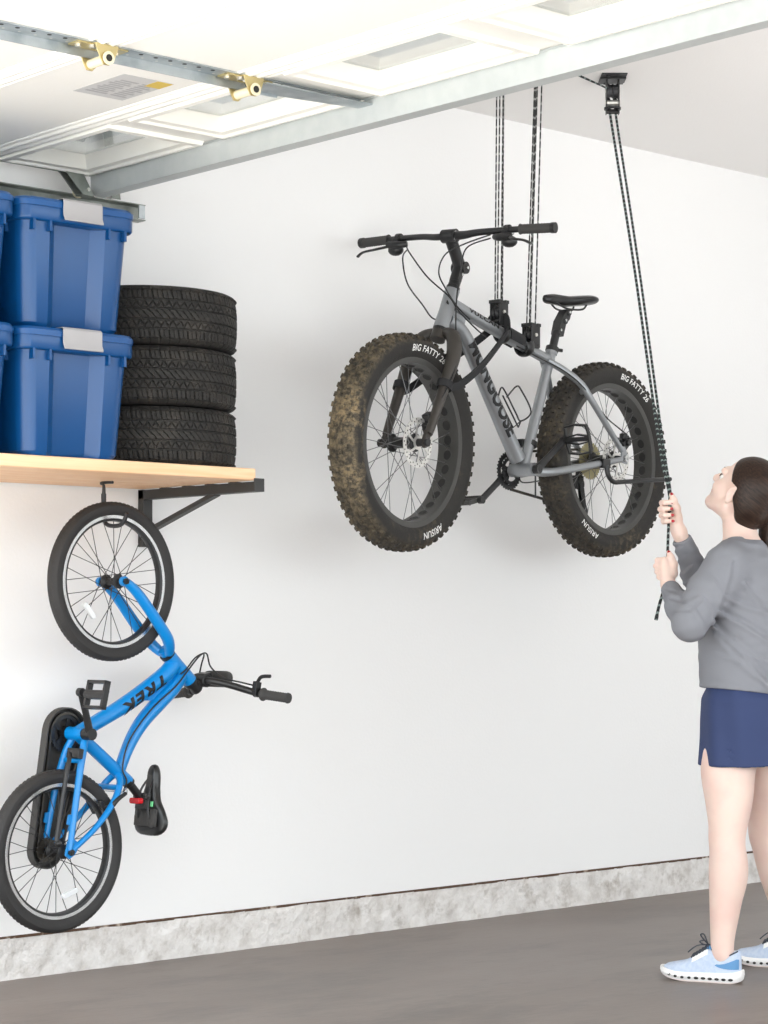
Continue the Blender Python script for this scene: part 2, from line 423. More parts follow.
for xb in (2.4, 4.128):
    a = MB()
    a.box((xb - 0.019, -0.612, ZT - 0.037 - 0.034), (xb + 0.019, 0.0, ZT - 0.037 - 0.003))
    ao = a.build('bracket', M_blk, shelf, M=SL, bevel=0.002)
    MB().box((xb - 0.0195, -0.613, ZT - 0.071), (xb + 0.0195, -0.609, ZT - 0.030)).build('end_cap', M_blk, ao, bevel=0.001)
    p = MB().box((xb - 0.019, -0.030, 1.366), (xb + 0.019, 0.0, ZT - 0.0385)); p.build('upright', M_blk, ao, bevel=0.002)
    MB().sweep([(xb, -0.028, 1.415), (xb, -0.40, 1.5245)], 0.024, 0.014, (0, 0, 1)).build('brace', M_blk, ao)
    for z in (1.40, 1.385): MB().cyl((xb + (1.40 - z)*0.6 - 0.004, -0.034, z), (xb + (1.40 - z)*0.6 - 0.004, -0.030, z), 0.005, 6).build('bolt', M_blk, ao)
    for k in range(4):
        y = -0.012 - 0.1205*(k + 1) + 0.004
        MB().box((xb - 0.014, y - 0.016, ZT - 0.041), (xb + 0.014, y + 0.016, ZT - 0.036)).build('rubber_pad', M_blk, ao)

# ------------------------------------------------------------------ blue lidded bins
M_bin = mat('blue_bin_plastic', (8, 68, 122), 0.30, bump=(300, 0.05))
M_lid = mat('blue_lid_plastic', (14, 74, 132), 0.30, bump=(300, 0.05))
M_latch = mat('grey_latch_plastic', (164, 162, 164), 0.45)
def bin_section(w, d, rec, dep=0.030, r=0.045):
    """outline seen from above, origin at the front centre, back at +Y; the middle of each short side is set back"""
    h = []
    def corner(cx, cy, a0, n=6): return [(cx + r*math.cos(a0 + PI/2*k/n), cy + r*math.sin(a0 + PI/2*k/n)) for k in range(n + 1)]
    out = []
    out += [(-rec - 0.017, 0), (-rec + 0.017, dep), (rec - 0.017, dep), (rec + 0.017, 0)]
    out += corner(w/2 - r, r, -PI/2) + corner(w/2 - r, d - r, 0)
    out += [(rec + 0.017, d), (rec - 0.017, d - dep), (-rec + 0.017, d - dep), (-rec - 0.017, d)]
    out += corner(-w/2 + r, d - r, PI/2) + corner(-w/2 + r, r, PI)
    return out
def make_bin():
    root = empty('storage_bin')
    H = 0.322
    b = MB(); D = 0.55
    rings = []
    for (z, w, dd, rr, inset) in ((0.0, 0.315, 0.50, 0.072, 0.028), (0.012, 0.335, 0.515, 0.073, 0.020), (H, 0.374, 0.56, 0.078, 0.0)):
        off = (0.56 - dd)/2
        rings.append([(x, y + off + 0.018, z) for x, y in bin_section(w, dd, rr)])
    b.loft(rings)
    body = b.build('body', M_bin, root, angle=30)
    rm = MB()
    for z0, z1, w, d, off in ((H - 0.028, H + 0.014, 0.398, 0.588, 0.004),):
        rm.loft([[(x, y + 0.298, z) for x, y in rrect(w*sc_, d*sc_, 0.045)] for z, sc_ in ((z0, 0.985), (z0 + 0.006, 1.0), (z1, 1.0))])
    rim = rm.build('rim', M_bin, body, bevel=0.003)
    for x in (-0.155, -0.10, 0.10, 0.155): MB().box((x - 0.004, 0.006, H - 0.055), (x + 0.004, 0.03, H - 0.025)).build('rib', M_bin, body)
    for y in (0.1, 0.25, 0.4, 0.5):
        for s in (-1, 1): MB().box((min(s*0.175, s*0.195), y - 0.004, H - 0.055), (max(s*0.175, s*0.195), y + 0.004, H - 0.025)).build('rib', M_bin, body)
    ld = MB()
    ld.loft([[(x, y + 0.298, z) for x, y in rrect(0.404 - 2*i_, 0.594 - 2*i_, 0.048)] for z, i_ in ((H + 0.012, 0.0), (H + 0.028, 0.0), (H + 0.036, 0.006), (H + 0.036, 0.03), (H + 0.0405, 0.034))])
    ld.build('lid', M_lid, root, angle=35)
    for y, s in ((0.001, -1), (0.595, 1)):
        l = MB()
        prof = [(y - s*0.05, H + 0.0375), (y - s*0.05, H + 0.0415), (y + s*0.002, H + 0.041), (y + s*0.009, H + 0.034), (y + s*0.009, H - 0.004), (y + s*0.016, H - 0.020), (y + s*0.013, H - 0.023), (y + s*0.004, H - 0.006), (y + s*0.004, H + 0.031), (y + s*0.001, H + 0.0375)]
        l.prism(prof, -0.066, 0.066, 'YZ')
        l.build('latch', M_latch, root, bevel=0.0015)
    return root
bin0 = make_bin()
BX, BY = 3.446, -0.655
dz = 0.3635
tag(bin0, 'blue lidded bin directly beside the lowest tire with another bin on its lid', 'storage bin', 'blue storage bins on the shelf')
bin0.location = (BX, BY, ZT)
b2 = dup(bin0, (BX + 0.001, BY, ZT + dz)); b2['label'] = 'blue lidded bin on top, beside the upper tires and under the steel door track'
b3 = dup(bin0, (BX - 0.408, BY - 0.004, ZT)); b3['label'] = 'lower blue bin of the far left stack, cut by the photo edge'
b4 = dup(bin0, (BX - 0.408, BY - 0.004, ZT + dz)); b4['label'] = 'upper blue bin of the far left stack, cut by the photo edge'

# ------------------------------------------------------------------ car tires
def rubber(name, base, dirt, lo, hi, rough=0.75, scale=14):
    return mat(name, base, rough, spot=(dirt, scale, lo, hi), bump=(120, 0.12))
M_ctire = rubber('car_tire_rubber', (34, 32, 30), (58, 53, 48), 0.5, 0.78)
def car_tire():
    W, R = 0.0895, 0.280
    # half profile: bead -> sidewall -> shoulder -> tread -> mirrored
    side = [(0.192, 0.070), (0.200, 0.078), (0.225, 0.0875), (0.248, 0.0895), (0.262, 0.0865), (0.272, 0.0815), (0.279, 0.0745)]
    tread = np.linspace(0.070, -0.070, 57)
    nA = 900
    prof = [(r, z, 0) for r, z in side] + [(R - 0.006*(abs(z)/0.07)**3, z, 1) for z in tread] + [(r, -z, 0) for r, z in reversed(side)] + [(0.188, -0.060, 0), (0.188, 0.060, 0)]
    ang = np.linspace(0, 2*PI, nA, endpoint=False)
    vs = np.zeros((len(prof), nA, 3))
    for i, (r, z, t) in enumerate(prof):
        rr = np.full(nA, r)
        if t:
            a = abs(z); g = 0.0
            for gz in (0.043, 0.0155): g = max(g, 1.0 if abs(a - gz) < 0.0028 else 0.0)
            d = np.full(nA, g)
            if a > 0.043:    # shoulder blocks
                ph = ang*58/(2*PI) + (0.5 if z < 0 else 0) + (a - 0.043)*6*np.sign(z)
                fr = np.abs((ph % 1) - 0.5)
                d = np.maximum(d, (fr < 0.085)*1.0); d = np.maximum(d, (np.abs(((ph*1 + 0.5) % 1) - 0.5) < 0.03)*0.5)
            elif a > 0.0155:
                ph = ang*72/(2*PI) + (z*26); fr = np.abs((ph % 1) - 0.5); d = np.maximum(d, (fr < 0.10)*0.8)
                ph = ang*72/(2*PI) - (z*26); fr = np.abs((ph % 1) - 0.5); d = np.maximum(d, (fr < 0.07)*0.6)
            else:
                ph = ang*84/(2*PI) + z*45; fr = np.abs((ph % 1) - 0.5); d = np.maximum(d, (fr < 0.08)*0.7)
            rr = rr - 0.0065*d
        elif 0.262 <= r <= 0.28:
            ph = ang*58/(2*PI) + (0.5 if z < 0 else 0) + 0.17*np.sign(z); fr = np.abs((ph % 1) - 0.5); rr = rr - 0.003*(fr < 0.085)
        elif 0.205 < r < 0.26:
            pass
        vs[i, :, 0] = rr*np.cos(ang); vs[i, :, 1] = rr*np.sin(ang); vs[i, :, 2] = z
    K = len(prof)
    b = MB(); b.v = [Vector(p) for p in vs.reshape(-1, 3)]
    for i in range(K):
        k = (i + 1) % K
        for j in range(nA):
            jj = (j + 1) % nA
            b.f.append((i*nA + j, i*nA + jj, k*nA + jj, k*nA + j))
    b.m = [0]*len(b.f)
    return b.build('car_tire', M_ctire, angle=25)
t0 = car_tire()
tz = 0.1815
for k, lab in enumerate(('bottom black car tire resting on the pine shelf', 'middle black car tire of the stack beside the blue bins', 'top black car tire of the stack of three')):
    t = t0 if k == 0 else t0.copy()
    if k: COL.objects.link(t)
    t.location = (3.932 + (0.002, -0.001, 0.003)[k], -0.296 + (0.004, 0, 0.002)[k], ZT + 0.0905 + tz*k)
    t.rotation_euler = (0, 0, (0.3, 1.7, 4.1)[k])
    tag(t, lab, 'tire', 'car tires stacked on the shelf')
# ------------------------------------------------------------------ bicycles: shared pieces
M_rub = mat('black_rubber', (34, 33, 32), 0.7, bump=(160, 0.1))
M_blkm = mat('black_anodised', (30, 30, 31), 0.38)
M_blkg = mat('black_gloss_plastic', (24, 24, 25), 0.3)
M_grip = mat('dark_grey_grip_rubber', (62, 61, 60), 0.8)
M_silver = mat('silver_alloy', (205, 206, 206), 0.25, 0.9)
M_spoke = mat('steel_spoke', (120, 120, 120), 0.35, 0.8)
M_spokeb = mat('black_spoke', (52, 52, 52), 0.4, 0.3)
M_disc = mat('brushed_disc_steel', (222, 220, 216), 0.32, 0.75)
M_chain = mat('oily_chain_steel', (84, 80, 74), 0.4, 0.8)
M_cas = mat('dull_brass_sprockets', (168, 160, 124), 0.4, 0.7)
M_white = mat('white_lettering', (235, 235, 232), 0.6)
M_blet = mat('black_lettering', (20, 20, 22), 0.5)
M_cable = mat('black_cable_housing', (26, 26, 27), 0.45)

def fat_tire_mat(name, sx):
    """dark rubber with dried mud caked on the tread; more of it on one part of the tire"""
    m = bpy.data.materials.new(name); m.use_nodes = True; nt = m.node_tree; b = nt.nodes['Principled BSDF']; b.inputs['Roughness'].default_value = 0.82
    tc = nt.nodes.new('ShaderNodeTexCoord'); sp = nt.nodes.new('ShaderNodeSeparateXYZ'); nt.links.new(tc.outputs['Object'], sp.inputs[0])
    def math_(op, a, bb=None, c=None):
        n = nt.nodes.new('ShaderNodeMath'); n.operation = op
        for i, v in enumerate((a, bb, c)):
            if v is None: continue
            if hasattr(v, 'is_linked') or hasattr(v, 'links'): nt.links.new(v, n.inputs[i])
            else: n.inputs[i].default_value = v
        return n.outputs[0]
    x, y, z = sp.outputs
    r = math_('SQRT', math_('ADD', math_('MULTIPLY', x, x), math_('MULTIPLY', z, z)))
    def mr(v, a, bb, c=0.0, d=1.0):
        n = nt.nodes.new('ShaderNodeMapRange'); n.interpolation_type = 'SMOOTHSTEP'; nt.links.new(v, n.inputs[0])
        n.inputs[1].default_value = a; n.inputs[2].default_value = bb; n.inputs[3].default_value = c; n.inputs[4].default_value = d; return n.outputs[0]
    rad = mr(r, 0.322, 0.352)
    n1 = nt.nodes.new('ShaderNodeTexNoise'); n1.inputs['Scale'].default_value = 48; n1.inputs['Detail'].default_value = 8; n1.inputs['Roughness'].default_value = 0.7; nt.links.new(tc.outputs['Object'], n1.inputs['Vector'])
    n2 = nt.nodes.new('ShaderNodeTexNoise'); n2.inputs['Scale'].default_value = 5; n2.inputs['Detail'].default_value = 4; nt.links.new(tc.outputs['Object'], n2.inputs['Vector'])
    side = mr(math_('ADD', x, math_('MULTIPLY', z, 0.25)), -0.05, 0.26, sx[0], sx[1])
    amt = math_('MULTIPLY', math_('MULTIPLY', side, rad), mr(n1.outputs['Fac'], 0.38, 0.56, 0.25, 1.0))
    sw = math_('MULTIPLY', math_('MULTIPLY', mr(n2.outputs['Fac'], 0.48, 0.68), mr(n1.outputs['Fac'], 0.42, 0.62)), math_('MULTIPLY', side, 0.8))
    amt = math_('MINIMUM', math_('MAXIMUM', amt, sw), 1.0)
    rp = nt.nodes.new('ShaderNodeValToRGB'); mixf = math_('ADD', math_('MULTIPLY', n2.outputs['Fac'], 0.4), math_('MULTIPLY', n1.outputs['Fac'], 0.6)); nt.links.new(mixf, rp.inputs[0])
    e = rp.color_ramp.elements; e[0].position = 0.44; e[0].color = lin((80, 71, 56)); e[1].position = 0.56; e[1].color = lin((110, 98, 78)); q = e.new(0.66); q.color = lin((148, 128, 96)); q = e.new(0.36); q.color = lin((58, 54, 42))
    mx = nt.nodes.new('ShaderNodeMix'); mx.data_type = 'RGBA'; mx.inputs[6].default_value = lin((40, 38, 36))
    nt.links.new(amt, mx.inputs[0]); nt.links.new(rp.outputs[0], mx.inputs[7]); nt.links.new(mx.outputs[2], b.inputs['Base Color'])
    bp = nt.nodes.new('ShaderNodeBump'); bp.inputs['Strength'].default_value = 0.25; bp.inputs['Distance'].default_value = 0.01
    nt.links.new(n1.outputs['Fac'], bp.inputs['Height']); nt.links.new(bp.outputs[0], b.inputs['Normal'])
    return m

def spokes(wheel, n, rf, yf, rr, yr, m, rad=0.0012, lead=1.15):
    """n spokes, each an object; flange radius rf at +-yf, rim radius rr"""
    protos = []
    for s in (1, -1):
        for q in (1, -1):
            a = lead*q
            p0 = (rf*math.sin(a), s*yf + 0.002*q, rf*math.cos(a)); p1 = (0, s*yr, rr)
            protos.append(MB().cyl(p0, p1, rad, 6).mesh('spoke', m))
    for i in range(n):
        o = bpy.data.objects.new('spoke', protos[i % 4]); COL.objects.link(o); o.parent = wheel
        o.rotation_euler = (0, 2*PI*i/n, 0)

def rotor(r1, r2, y, parent, n=36, arms=6):
    b = MB()
    b.lathe([(r2, y - 0.001), (r1, y - 0.001), (r1, y + 0.001), (r2, y + 0.001)], 96, closed=True)
    for k in range(arms):
        a = 2*PI*k/arms
        p = [(0.018*math.cos(a), y, 0.018*math.sin(a)), (0.045*math.cos(a + 0.35), y, 0.045*math.sin(a + 0.35)), ((r2 + 0.002)*math.cos(a + 0.5), y, (r2 + 0.002)*math.sin(a + 0.5))]
        b.sweep(cr(p, 4), 0.008, 0.0018, (0, 1, 0))
    b.lathe([(0.012, y - 0.001), (0.024, y - 0.001), (0.024, y + 0.0012), (0.012, y + 0.0012)], 32, closed=True)
    for k in range(n):
        a = 2*PI*k/n; rr = r2 + (r1 - r2)*(0.3 if k % 2 else 0.7)
        for s in (-1, 1): b.cyl((rr*math.cos(a), y + s*0.0010, rr*math.sin(a)), (rr*math.cos(a), y + s*0.0013, rr*math.sin(a)), 0.0028, 8, 1)
    return b.build('brake_disc', [M_disc, M_dark], parent)

def sidewall_text(b, body, size, phi, r, yfun, mi, shear=0.25, bold=0.012):
    vs, fs = text_geo(body, size, shear, bold, spacing=1.05)
    out = []
    for v in vs:
        rr = r + v.y; a = phi + v.x / r
        out.append((-rr*math.sin(a), yfun(rr) + 0.0012, rr*math.cos(a)))
    b.add(out, fs, mi)

def fat_wheel(parent, M, m_tire, rear=False):
    b = MB()
    b.lathe([(0.283, -0.044), (0.283, -0.0415), (0.274, -0.040), (0.270, -0.025), (0.268, 0.025), (0.274, 0.040), (0.283, 0.0415), (0.283, 0.044), (0.278, 0.0445), (0.2635, 0.042), (0.2605, 0.030), (0.2605, -0.030), (0.2635, -0.042), (0.278, -0.0445)], 96, closed=True)
    for k in range(32):  # round cut-outs in the rim bed, black rim strip showing through
        a = 2*PI*(k + 0.5)/32
        ring = lambda s, rr: [(rr*math.sin(a + 0.066*s*math.cos(t)), 0.0150*s*math.sin(t), rr*math.cos(a + 0.066*s*math.cos(t))) for t in np.linspace(0, 2*PI, 17)[:-1]]
        b.loft([ring(1.22, 0.2606), ring(1.16, 0.2588), ring(1.0, 0.2588), ring(0.98, 0.2605)], 0, caps=False)
        b.loft([ring(1.0, 0.2597), ring(0.02, 0.2597)], 1, caps=False)
    w = b.build('wheel', [M_rimf, M_rub], parent, M=M)
    prof = [(0.279, 0.041), (0.284, 0.0445), (0.292, 0.0500), (0.305, 0.0560), (0.320, 0.0580), (0.334, 0.0560), (0.345, 0.0490), (0.352, 0.0380), (0.3565, 0.0200)]
    t = MB()
    full = prof + [(0.358, 0.0)] + [(r, -y) for r, y in reversed(prof)] + [(0.276, -0.036), (0.275, 0.036)]
    t.lathe(full, 128, closed=True)
    rs = [p[0] for p in prof]; ys = [p[1] for p in prof]
    N = 62
    for k in range(N):
        for (y, r, tilt, lx, ly, h, off) in ((0.0095, 0.3575, 0.1, 0.015, 0.012, 0.0070, 0), (-0.0095, 0.3575, -0.1, 0.015, 0.012, 0.0070, 0.5), (0.0285, 0.3540, 0.45, 0.015, 0.012, 0.0080, 0.5), (-0.0285, 0.3540, -0.45, 0.015, 0.012, 0.0080, 0),
                                            (0.0465, 0.3455, 0.85, 0.016, 0.013, 0.0070, 0.0), (-0.0465, 0.3455, -0.85, 0.016, 0.013, 0.0070, 0.5)):
            a = 2*PI*(k + off)/N
            R_ = Matrix.Rotation(a, 4, 'Y') @ Matrix.Translation((0, y, r)) @ Matrix.Rotation(-tilt, 4, 'X')
            x0, y0 = lx/2, ly/2
            vs = [(-x0, -y0, -0.003), (x0, -y0, -0.003), (x0, y0, -0.003), (-x0, y0, -0.003), (-x0*.8, -y0*.8, h), (x0*.8, -y0*.8, h), (x0*.8, y0*.8, h), (-x0*.8, y0*.8, h)]
            t.add(vs, [(4,5,6,7),(0,1,5,4),(1,2,6,5),(2,3,7,6),(3,0,4,7)], 0, R_)
    yf = lambda r: float(np.interp(r, rs, ys))
    for (txt, phi) in ((('BIG FATTY 26', math.radians(9)), ('ARISUN', math.radians(160))) if not rear else (('BIG FATTY 26', math.radians(24)), ('ARISUN', math.radians(211)))):
        sidewall_text(t, txt, 0.031, phi, 0.313, yf, 1)
    t.build('tire', [m_tire, M_white], w, angle=30)
    h = MB()
    h.lathe([(0.004, -0.083), (0.012, -0.083), (0.012, -0.056), (0.031, -0.050), (0.031, -0.044), (0.019, -0.036), (0.018, 0.036), (0.031, 0.044), (0.031, 0.050), (0.014, 0.056), (0.012, 0.083), (0.004, 0.083)], 32)
    h.build('hub', M_blkm, w)
    rotor(0.084, 0.066, 0.058, w)
    spokes(w, 32, 0.027, 0.046, 0.261, 0.008, M_spoke, 0.0013)
    return w

# ------------------------------------------------------------------ grey fat-tire bicycle hung from the hoist
M_frame_g = mat('silver_grey_frame_paint', (150, 153, 156), 0.32, 0.55)
M_rimf = mat('dark_grey_rim', (72, 71, 69), 0.40, 0.3)
M_forkp = mat('dark_bronze_fork_paint', (66, 62, 58), 0.4, 0.3)
uF = Vector((-0.993, -0.118, 0)).normalized(); wF = Vector((-uF.y, uF.x, 0))*-1
wF = Vector((0, 0, 1)).cross(uF)
RA = Vector((5.973, -0.365, 1.726))
MF = Matrix((uF, wF, Vector((0, 0, 1)))).transposed().to_4x4()
base = RA + uF*0.577 + Vector((0, 0, -0.366))
fat = empty('bicycle', M=Matrix.Translation(base) @ MF)
tag(fat, 'grey mountain bicycle with muddy fat tires hoisted up on pulley ropes', 'bicycle')
OF = Vector((-0.577, 0, 0.366))      # rear axle in the bike's own frame
def fp(u, v, w=0.0): return Vector((u, w, v)) + OF
HB, HT = fp(0.953, 0.392), fp(0.890, 0.530)
AX = (HT - HB).normalized()
STEER = Matrix.Translation(HB) @ Matrix.Rotation(math.radians(5.5), 4, AX) @ Matrix.Translation(-HB)
BBp = fp(0.493, -0.064)
f = MB()
f.tube([HB, HB.lerp(HT, 0.5), HT], [0.0275, 0.0245, 0.0265], 20)
f.tube(cr([fp(0.917, 0.425), fp(0.82, 0.372), fp(0.66, 0.155), fp(0.525, -0.028)], 8), [0.025, 0.027, 0.027, 0.029], 20)
f.tube(cr([fp(0.905, 0.487), fp(0.76, 0.447), fp(0.55, 0.393), fp(0.325, 0.338)], 8), [0.022, 0.0215, 0.0205, 0.018], 18)
f.tube([BBp, fp(0.322, 0.376)], [0.0195, 0.0185], 18)
f.tube([fp(0.325, 0.365), fp(0.3185, 0.386)], 0.022, 18)
f.cyl(BBp + V(0, -0.052, 0), BBp + V(0, 0.052, 0), 0.024, 24)
for s in (1, -1):
    f.tube(cr([fp(0.36, 0.338, s*0.010), fp(0.300, 0.305, s*0.040), fp(0.244, 0.262, s*0.070), fp(0.205, 0.212, s*0.086), fp(0.10, 0.110, s*0.092), fp(0.012, 0.028, s*0.094)], 6), [0.013, 0.0135, 0.0135, 0.012, 0.010], 14, sy=1.0)
    f.tube(cr([fp(0.485, -0.068, s*0.032), fp(0.44, -0.072, s*0.062), fp(0.36, -0.062, s*0.080), fp(0.16, -0.028, s*0.094), fp(0.02, -0.004, s*0.095)], 6), [0.0165, 0.016, 0.0145, 0.012, 0.010], 14)
    f.prism([(p.x, p.z) for p in (fp(0.035, -0.012), fp(-0.018, -0.020), fp(-0.020, 0.012), fp(-0.002, 0.045), fp(0.022, 0.045), fp(0.016, 0.012))], s*0.092, s*0.098)
f.cyl(fp(0.222, 0.232, -0.08), fp(0.222, 0.232, 0.08), 0.009, 12)
# gusset lug between the tubes, cable stops
f.prism([(p.x, p.z) for p in (fp(0.905, 0.470), fp(0.82, 0.450), fp(0.835, 0.395), fp(0.905, 0.440))], -0.005, 0.005)
frame = f.build('frame', M_frame_g, fat)
lt = MB()
tdir = (fp(0.525, -0.028) - fp(0.82, 0.372)).normalized(); ndir = V(-tdir.z, 0, tdir.x)
if ndir.x > 0: ndir = -ndir
ndir = V(tdir.z, 0, -tdir.x)
vs, fs = text_geo('MONGOOSE', 0.072, 0.0, 0.048, spacing=1.0)
lt.add(wrap_tube([V(v.x*0.92, v.y*0.92, 0) for v in vs], fp(0.70, 0.208), tdir, ndir, (0, 1, 0), 0.0288), fs)
lt.build('lettering', M_blet, frame, smooth=False); lt = MB()
td2 = (fp(0.55, 0.393) - fp(0.905, 0.487)).normalized(); nd2 = V(td2.z, 0, -td2.x)
vs, fs = text_geo('VULCAN', 0.036, 0.15, 0.045, spacing=1.12)
lt.add(wrap_tube([V(v.x*1.12, v.y*0.62 + 0.0055, 0) for v in vs], fp(0.742, 0.4435), td2, nd2, (0, 1, 0), 0.0222), fs)
lt.build('lettering', M_blet, frame, smooth=False)
bdg = MB(); hd = (HB - HT).normalized()
c = HB.lerp(HT, 0.62); bdg.prism([(c.x + 0.024 - 0.03*0, c.z + 0.012), (c.x + 0.004, c.z - 0.012), (c.x + 0.010, c.z - 0.012), (c.x + 0.026, c.z + 0.004)], 0.0145, 0.0185)
bdg.build('head_badge', M_blet, frame)
# wheels
WR = fat_wheel(fat, Matrix.Translation(fp(0, 0)) @ Matrix.Rotation(0.4, 4, 'Y') @ Matrix.Rotation(-0.4, 4, 'Y'), fat_tire_mat('dusty_fat_tire', (0.34, 0.22)), True)
MFW = STEER @ Matrix.Translation(fp(1.148, -0.008))
WFm = fat_wheel(fat, MFW, fat_tire_mat('muddy_fat_tire', (0.25, 1.0)), False)
# fork
k = MB()
k.tube([fp(0.972, 0.352), HB + (HB - HT).normalized()*0.002], [0.027, 0.026], 20)
for s in (1, -1):
    k.tube(cr([fp(0.957, 0.372), fp(0.958, 0.374, s*0.035), fp(0.972, 0.352, s*0.068), fp(1.000, 0.290, s*0.088), fp(1.050, 0.185, s*0.090), fp(1.128, 0.022, s*0.087)], 7), [0.018, 0.020, 0.0245, 0.0265, 0.0235, 0.018, 0.014], 16)
    k.prism([(p.x, p.z) for p in (fp(1.115, 0.035), fp(1.138, 0.035), fp(1.160, -0.012), fp(1.146, -0.026), fp(1.130, -0.020))], s*0.077, s*0.090)
fork = k.build('fork', M_forkp, fat, M=STEER)
MB().cyl(fp(1.148, -0.008, -0.098), fp(1.148, -0.008, 0.098), 0.0085, 14).cyl(fp(1.148, -0.008, 0.090), fp(1.148, -0.008, 0.101), 0.014, 14).cyl(fp(1.148, -0.008, -0.101), fp(1.148, -0.008, -0.090), 0.014, 14).build('axle', M_blkm, fork)
# front disc caliper
k = MB(); c = fp(1.098, 0.070, 0.066)
k.cbox(c, (0.034, 0.030, 0.05), ax=Matrix.Rotation(0.45, 3, 'Y')); k.cbox(c + V(0.014, 0, -0.03), (0.022, 0.02, 0.04), ax=Matrix.Rotation(0.45, 3, 'Y')); k.cyl(c + V(0, 0.015, 0.015), c + V(0, 0.022, 0.015), 0.012, 12)
k.build('brake_caliper', M_blkm, fork, bevel=0.003)
# headset, stem, bar
k = MB(); ax = AX
k.tube([HT, HT + ax*0.012, HT + ax*0.014, HT + ax*0.045], [0.024, 0.024, 0.0185, 0.0185], 18)
for q in (0.018, 0.032): k.tube([HT + ax*q, HT + ax*(q + 0.010)], 0.0205, 18)
k.tube([HB + ax*0.002, HB - ax*0.012], 0.0265, 18)
hs = k.build('headset', M_blkm, fat, M=STEER)
k = MB()
e0 = HT + ax*0.040; el = fp(0.846, 0.612); cl = fp(0.916, 0.712)
k.tube([e0, e0 + ax*0.045], 0.021, 18)
k.tube(cr([e0 + ax*0.02, fp(0.862, 0.590), el], 5), [0.021, 0.020, 0.020], 14)
k.cyl(el + V(0, -0.026, 0), el + V(0, 0.026, 0), 0.021, 18)
k.tube([el, el.lerp(cl, 0.5), cl], [0.022, 0.021, 0.022], 14)
k.cyl(cl + V(0, -0.027, 0), cl + V(0, 0.027, 0), 0.0235, 20)
stem = k.build('stem', M_blkm, fat, M=STEER)
for p in (el + V(0, 0.029, 0), el.lerp(e0, 0.55) + V(0, 0.018, 0), cl + V(0.010, 0.0275, 0.010), cl + V(0.010, 0.0275, -0.012)):
    MB().cyl(p, p + V(0, 0.004, 0), 0.0055, 10).build('bolt', M_silver, stem)
bar_path = lambda s: [cl, cl + V(0, s*0.06, 0), cl + V(-0.004, s*0.13, 0.006), cl + V(-0.022, s*0.30, 0.008), cl + V(-0.032, s*0.40, 0.006)]
k = MB()
pl = [p for p in reversed(cr(bar_path(-1), 5))] + cr(bar_path(1), 5)[1:]
k.tube(pl, [0.0105]*1 + [0.0105, 0.0105, 0.012, 0.0155, 0.012, 0.0105, 0.0105], 16)
bar = k.build('handlebar', M_blkm, fat, M=STEER)
for s, txt in ((1, 'MONGOOSE'), (-1, 'MONGOOSE')):
    lt = MB(); vs, fs = text_geo(txt, 0.017, 0.2, 0.02)
    P = cl + V(-0.001, s*0.098, 0.003)
    # lettering on the rear face of the bar, read from behind the saddle
    lt.add([P + V(-0.0012, 0, 0) + V(-0.0130*math.cos(v.y/0.013), -s*0 + (-v.x), 0.013*math.sin(v.y/0.013)) for v in vs], fs)
    lt.build('lettering', M_white, bar, smooth=False)
for s in (1, -1):
    g0, g1 = bar_path(s)[3] + V(0.002, -s*0.028, 0), bar_path(s)[4]
    g = MB(); P = [g0.lerp(g1, t) for t in np.linspace(0, 1, 25)]
    g.tube(P, [0.0185, 0.0165] + [0.0158 + 0.0008*(i % 2) for i in range(21)] + [0.0165, 0.0175], 18)
    go = g.build('grip', M_grip, bar)
    MB().tube([g1 - (g1 - g0).normalized()*0.012, g1 + (g1 - g0).normalized()*0.003], 0.0182, 18).build('end_ring', M_blkm, bar)
    # brake lever and shifter
    c = bar_path(s)[3] + V(0.006, -s*0.075, 0)
    l = MB()
    l.cyl(c + V(0, -0.009, 0), c + V(0, 0.009, 0), 0.018, 18)
    l.tube(cr([c + V(0.012, -s*0.045, -0.022), c + V(0.024, -s*0.015, -0.026), c + V(0.028, s*0.030, -0.024)], 5), [0.010, 0.014, 0.011], 12)
    l.cbox(c + V(0.014, 0, -0.014), (0.024, 0.02, 0.024))
    l.sphere(c + V(0.004, s*0.01, -0.040), (0.024, 0.030, 0.020), 14)
    lv = l.build('brake_lever', M_blkm, bar, bevel=0.001)
    b = MB(); b.tube(cr([c + V(0.028, s*0.028, -0.030), c + V(0.058, s*0.060, -0.042), c + V(0.066, s*0.105, -0.050), c + V(0.060, s*0.132, -0.062)], 6), [0.007, 0.0065, 0.006, 0.0075], 10, sy=0.7)
    b.build('lever_blade', M_blkm, bar)
    MB().cyl(c + V(0.0, s*0.01 - 0.0, -0.010), c + V(-0.016, s*0.01, -0.010), 0.006, 10).build('bolt', M_silver, bar)
# hoses and cables (from bar to frame and brakes)
def hose(pts, r=0.0026): return MB().tube(cr(pts, 8), r, 8).build('cable', M_cable, fat)
lc = lambda s: bar_path(s)[3] + V(0.02, -s*0.115, -0.024)
hose([lc(-1), fp(0.975, 0.655, -0.115), fp(0.975, 0.570, -0.04), fp(0.945, 0.500, 0.030), fp(0.905, 0.455, 0.040), fp(0.80, 0.405, 0.032), fp(0.73, 0.385, 0.02)])
hose([lc(-1) + V(0, 0, -0.01), fp(1.000, 0.64, -0.13), fp(1.010, 0.55, -0.10), fp(0.99, 0.475, -0.05), fp(0.962, 0.43, -0.028), fp(0.90, 0.43, -0.026)])
hose([lc(1), fp(0.925, 0.675, 0.08), fp(0.965, 0.640, 0.030), fp(0.975, 0.580, 0.01), fp(0.955, 0.520, 0.028), fp(0.905, 0.470, 0.034), fp(0.83, 0.435, 0.028)])
hose([lc(1) + V(0, 0, -0.012), fp(0.905, 0.665, 0.075), fp(0.900, 0.590, 0.045), fp(0.915, 0.50, 0.040), fp(0.945, 0.40, 0.060), fp(1.0, 0.27, 0.108), fp(1.06, 0.16, 0.108), fp(1.095, 0.095, 0.078)])
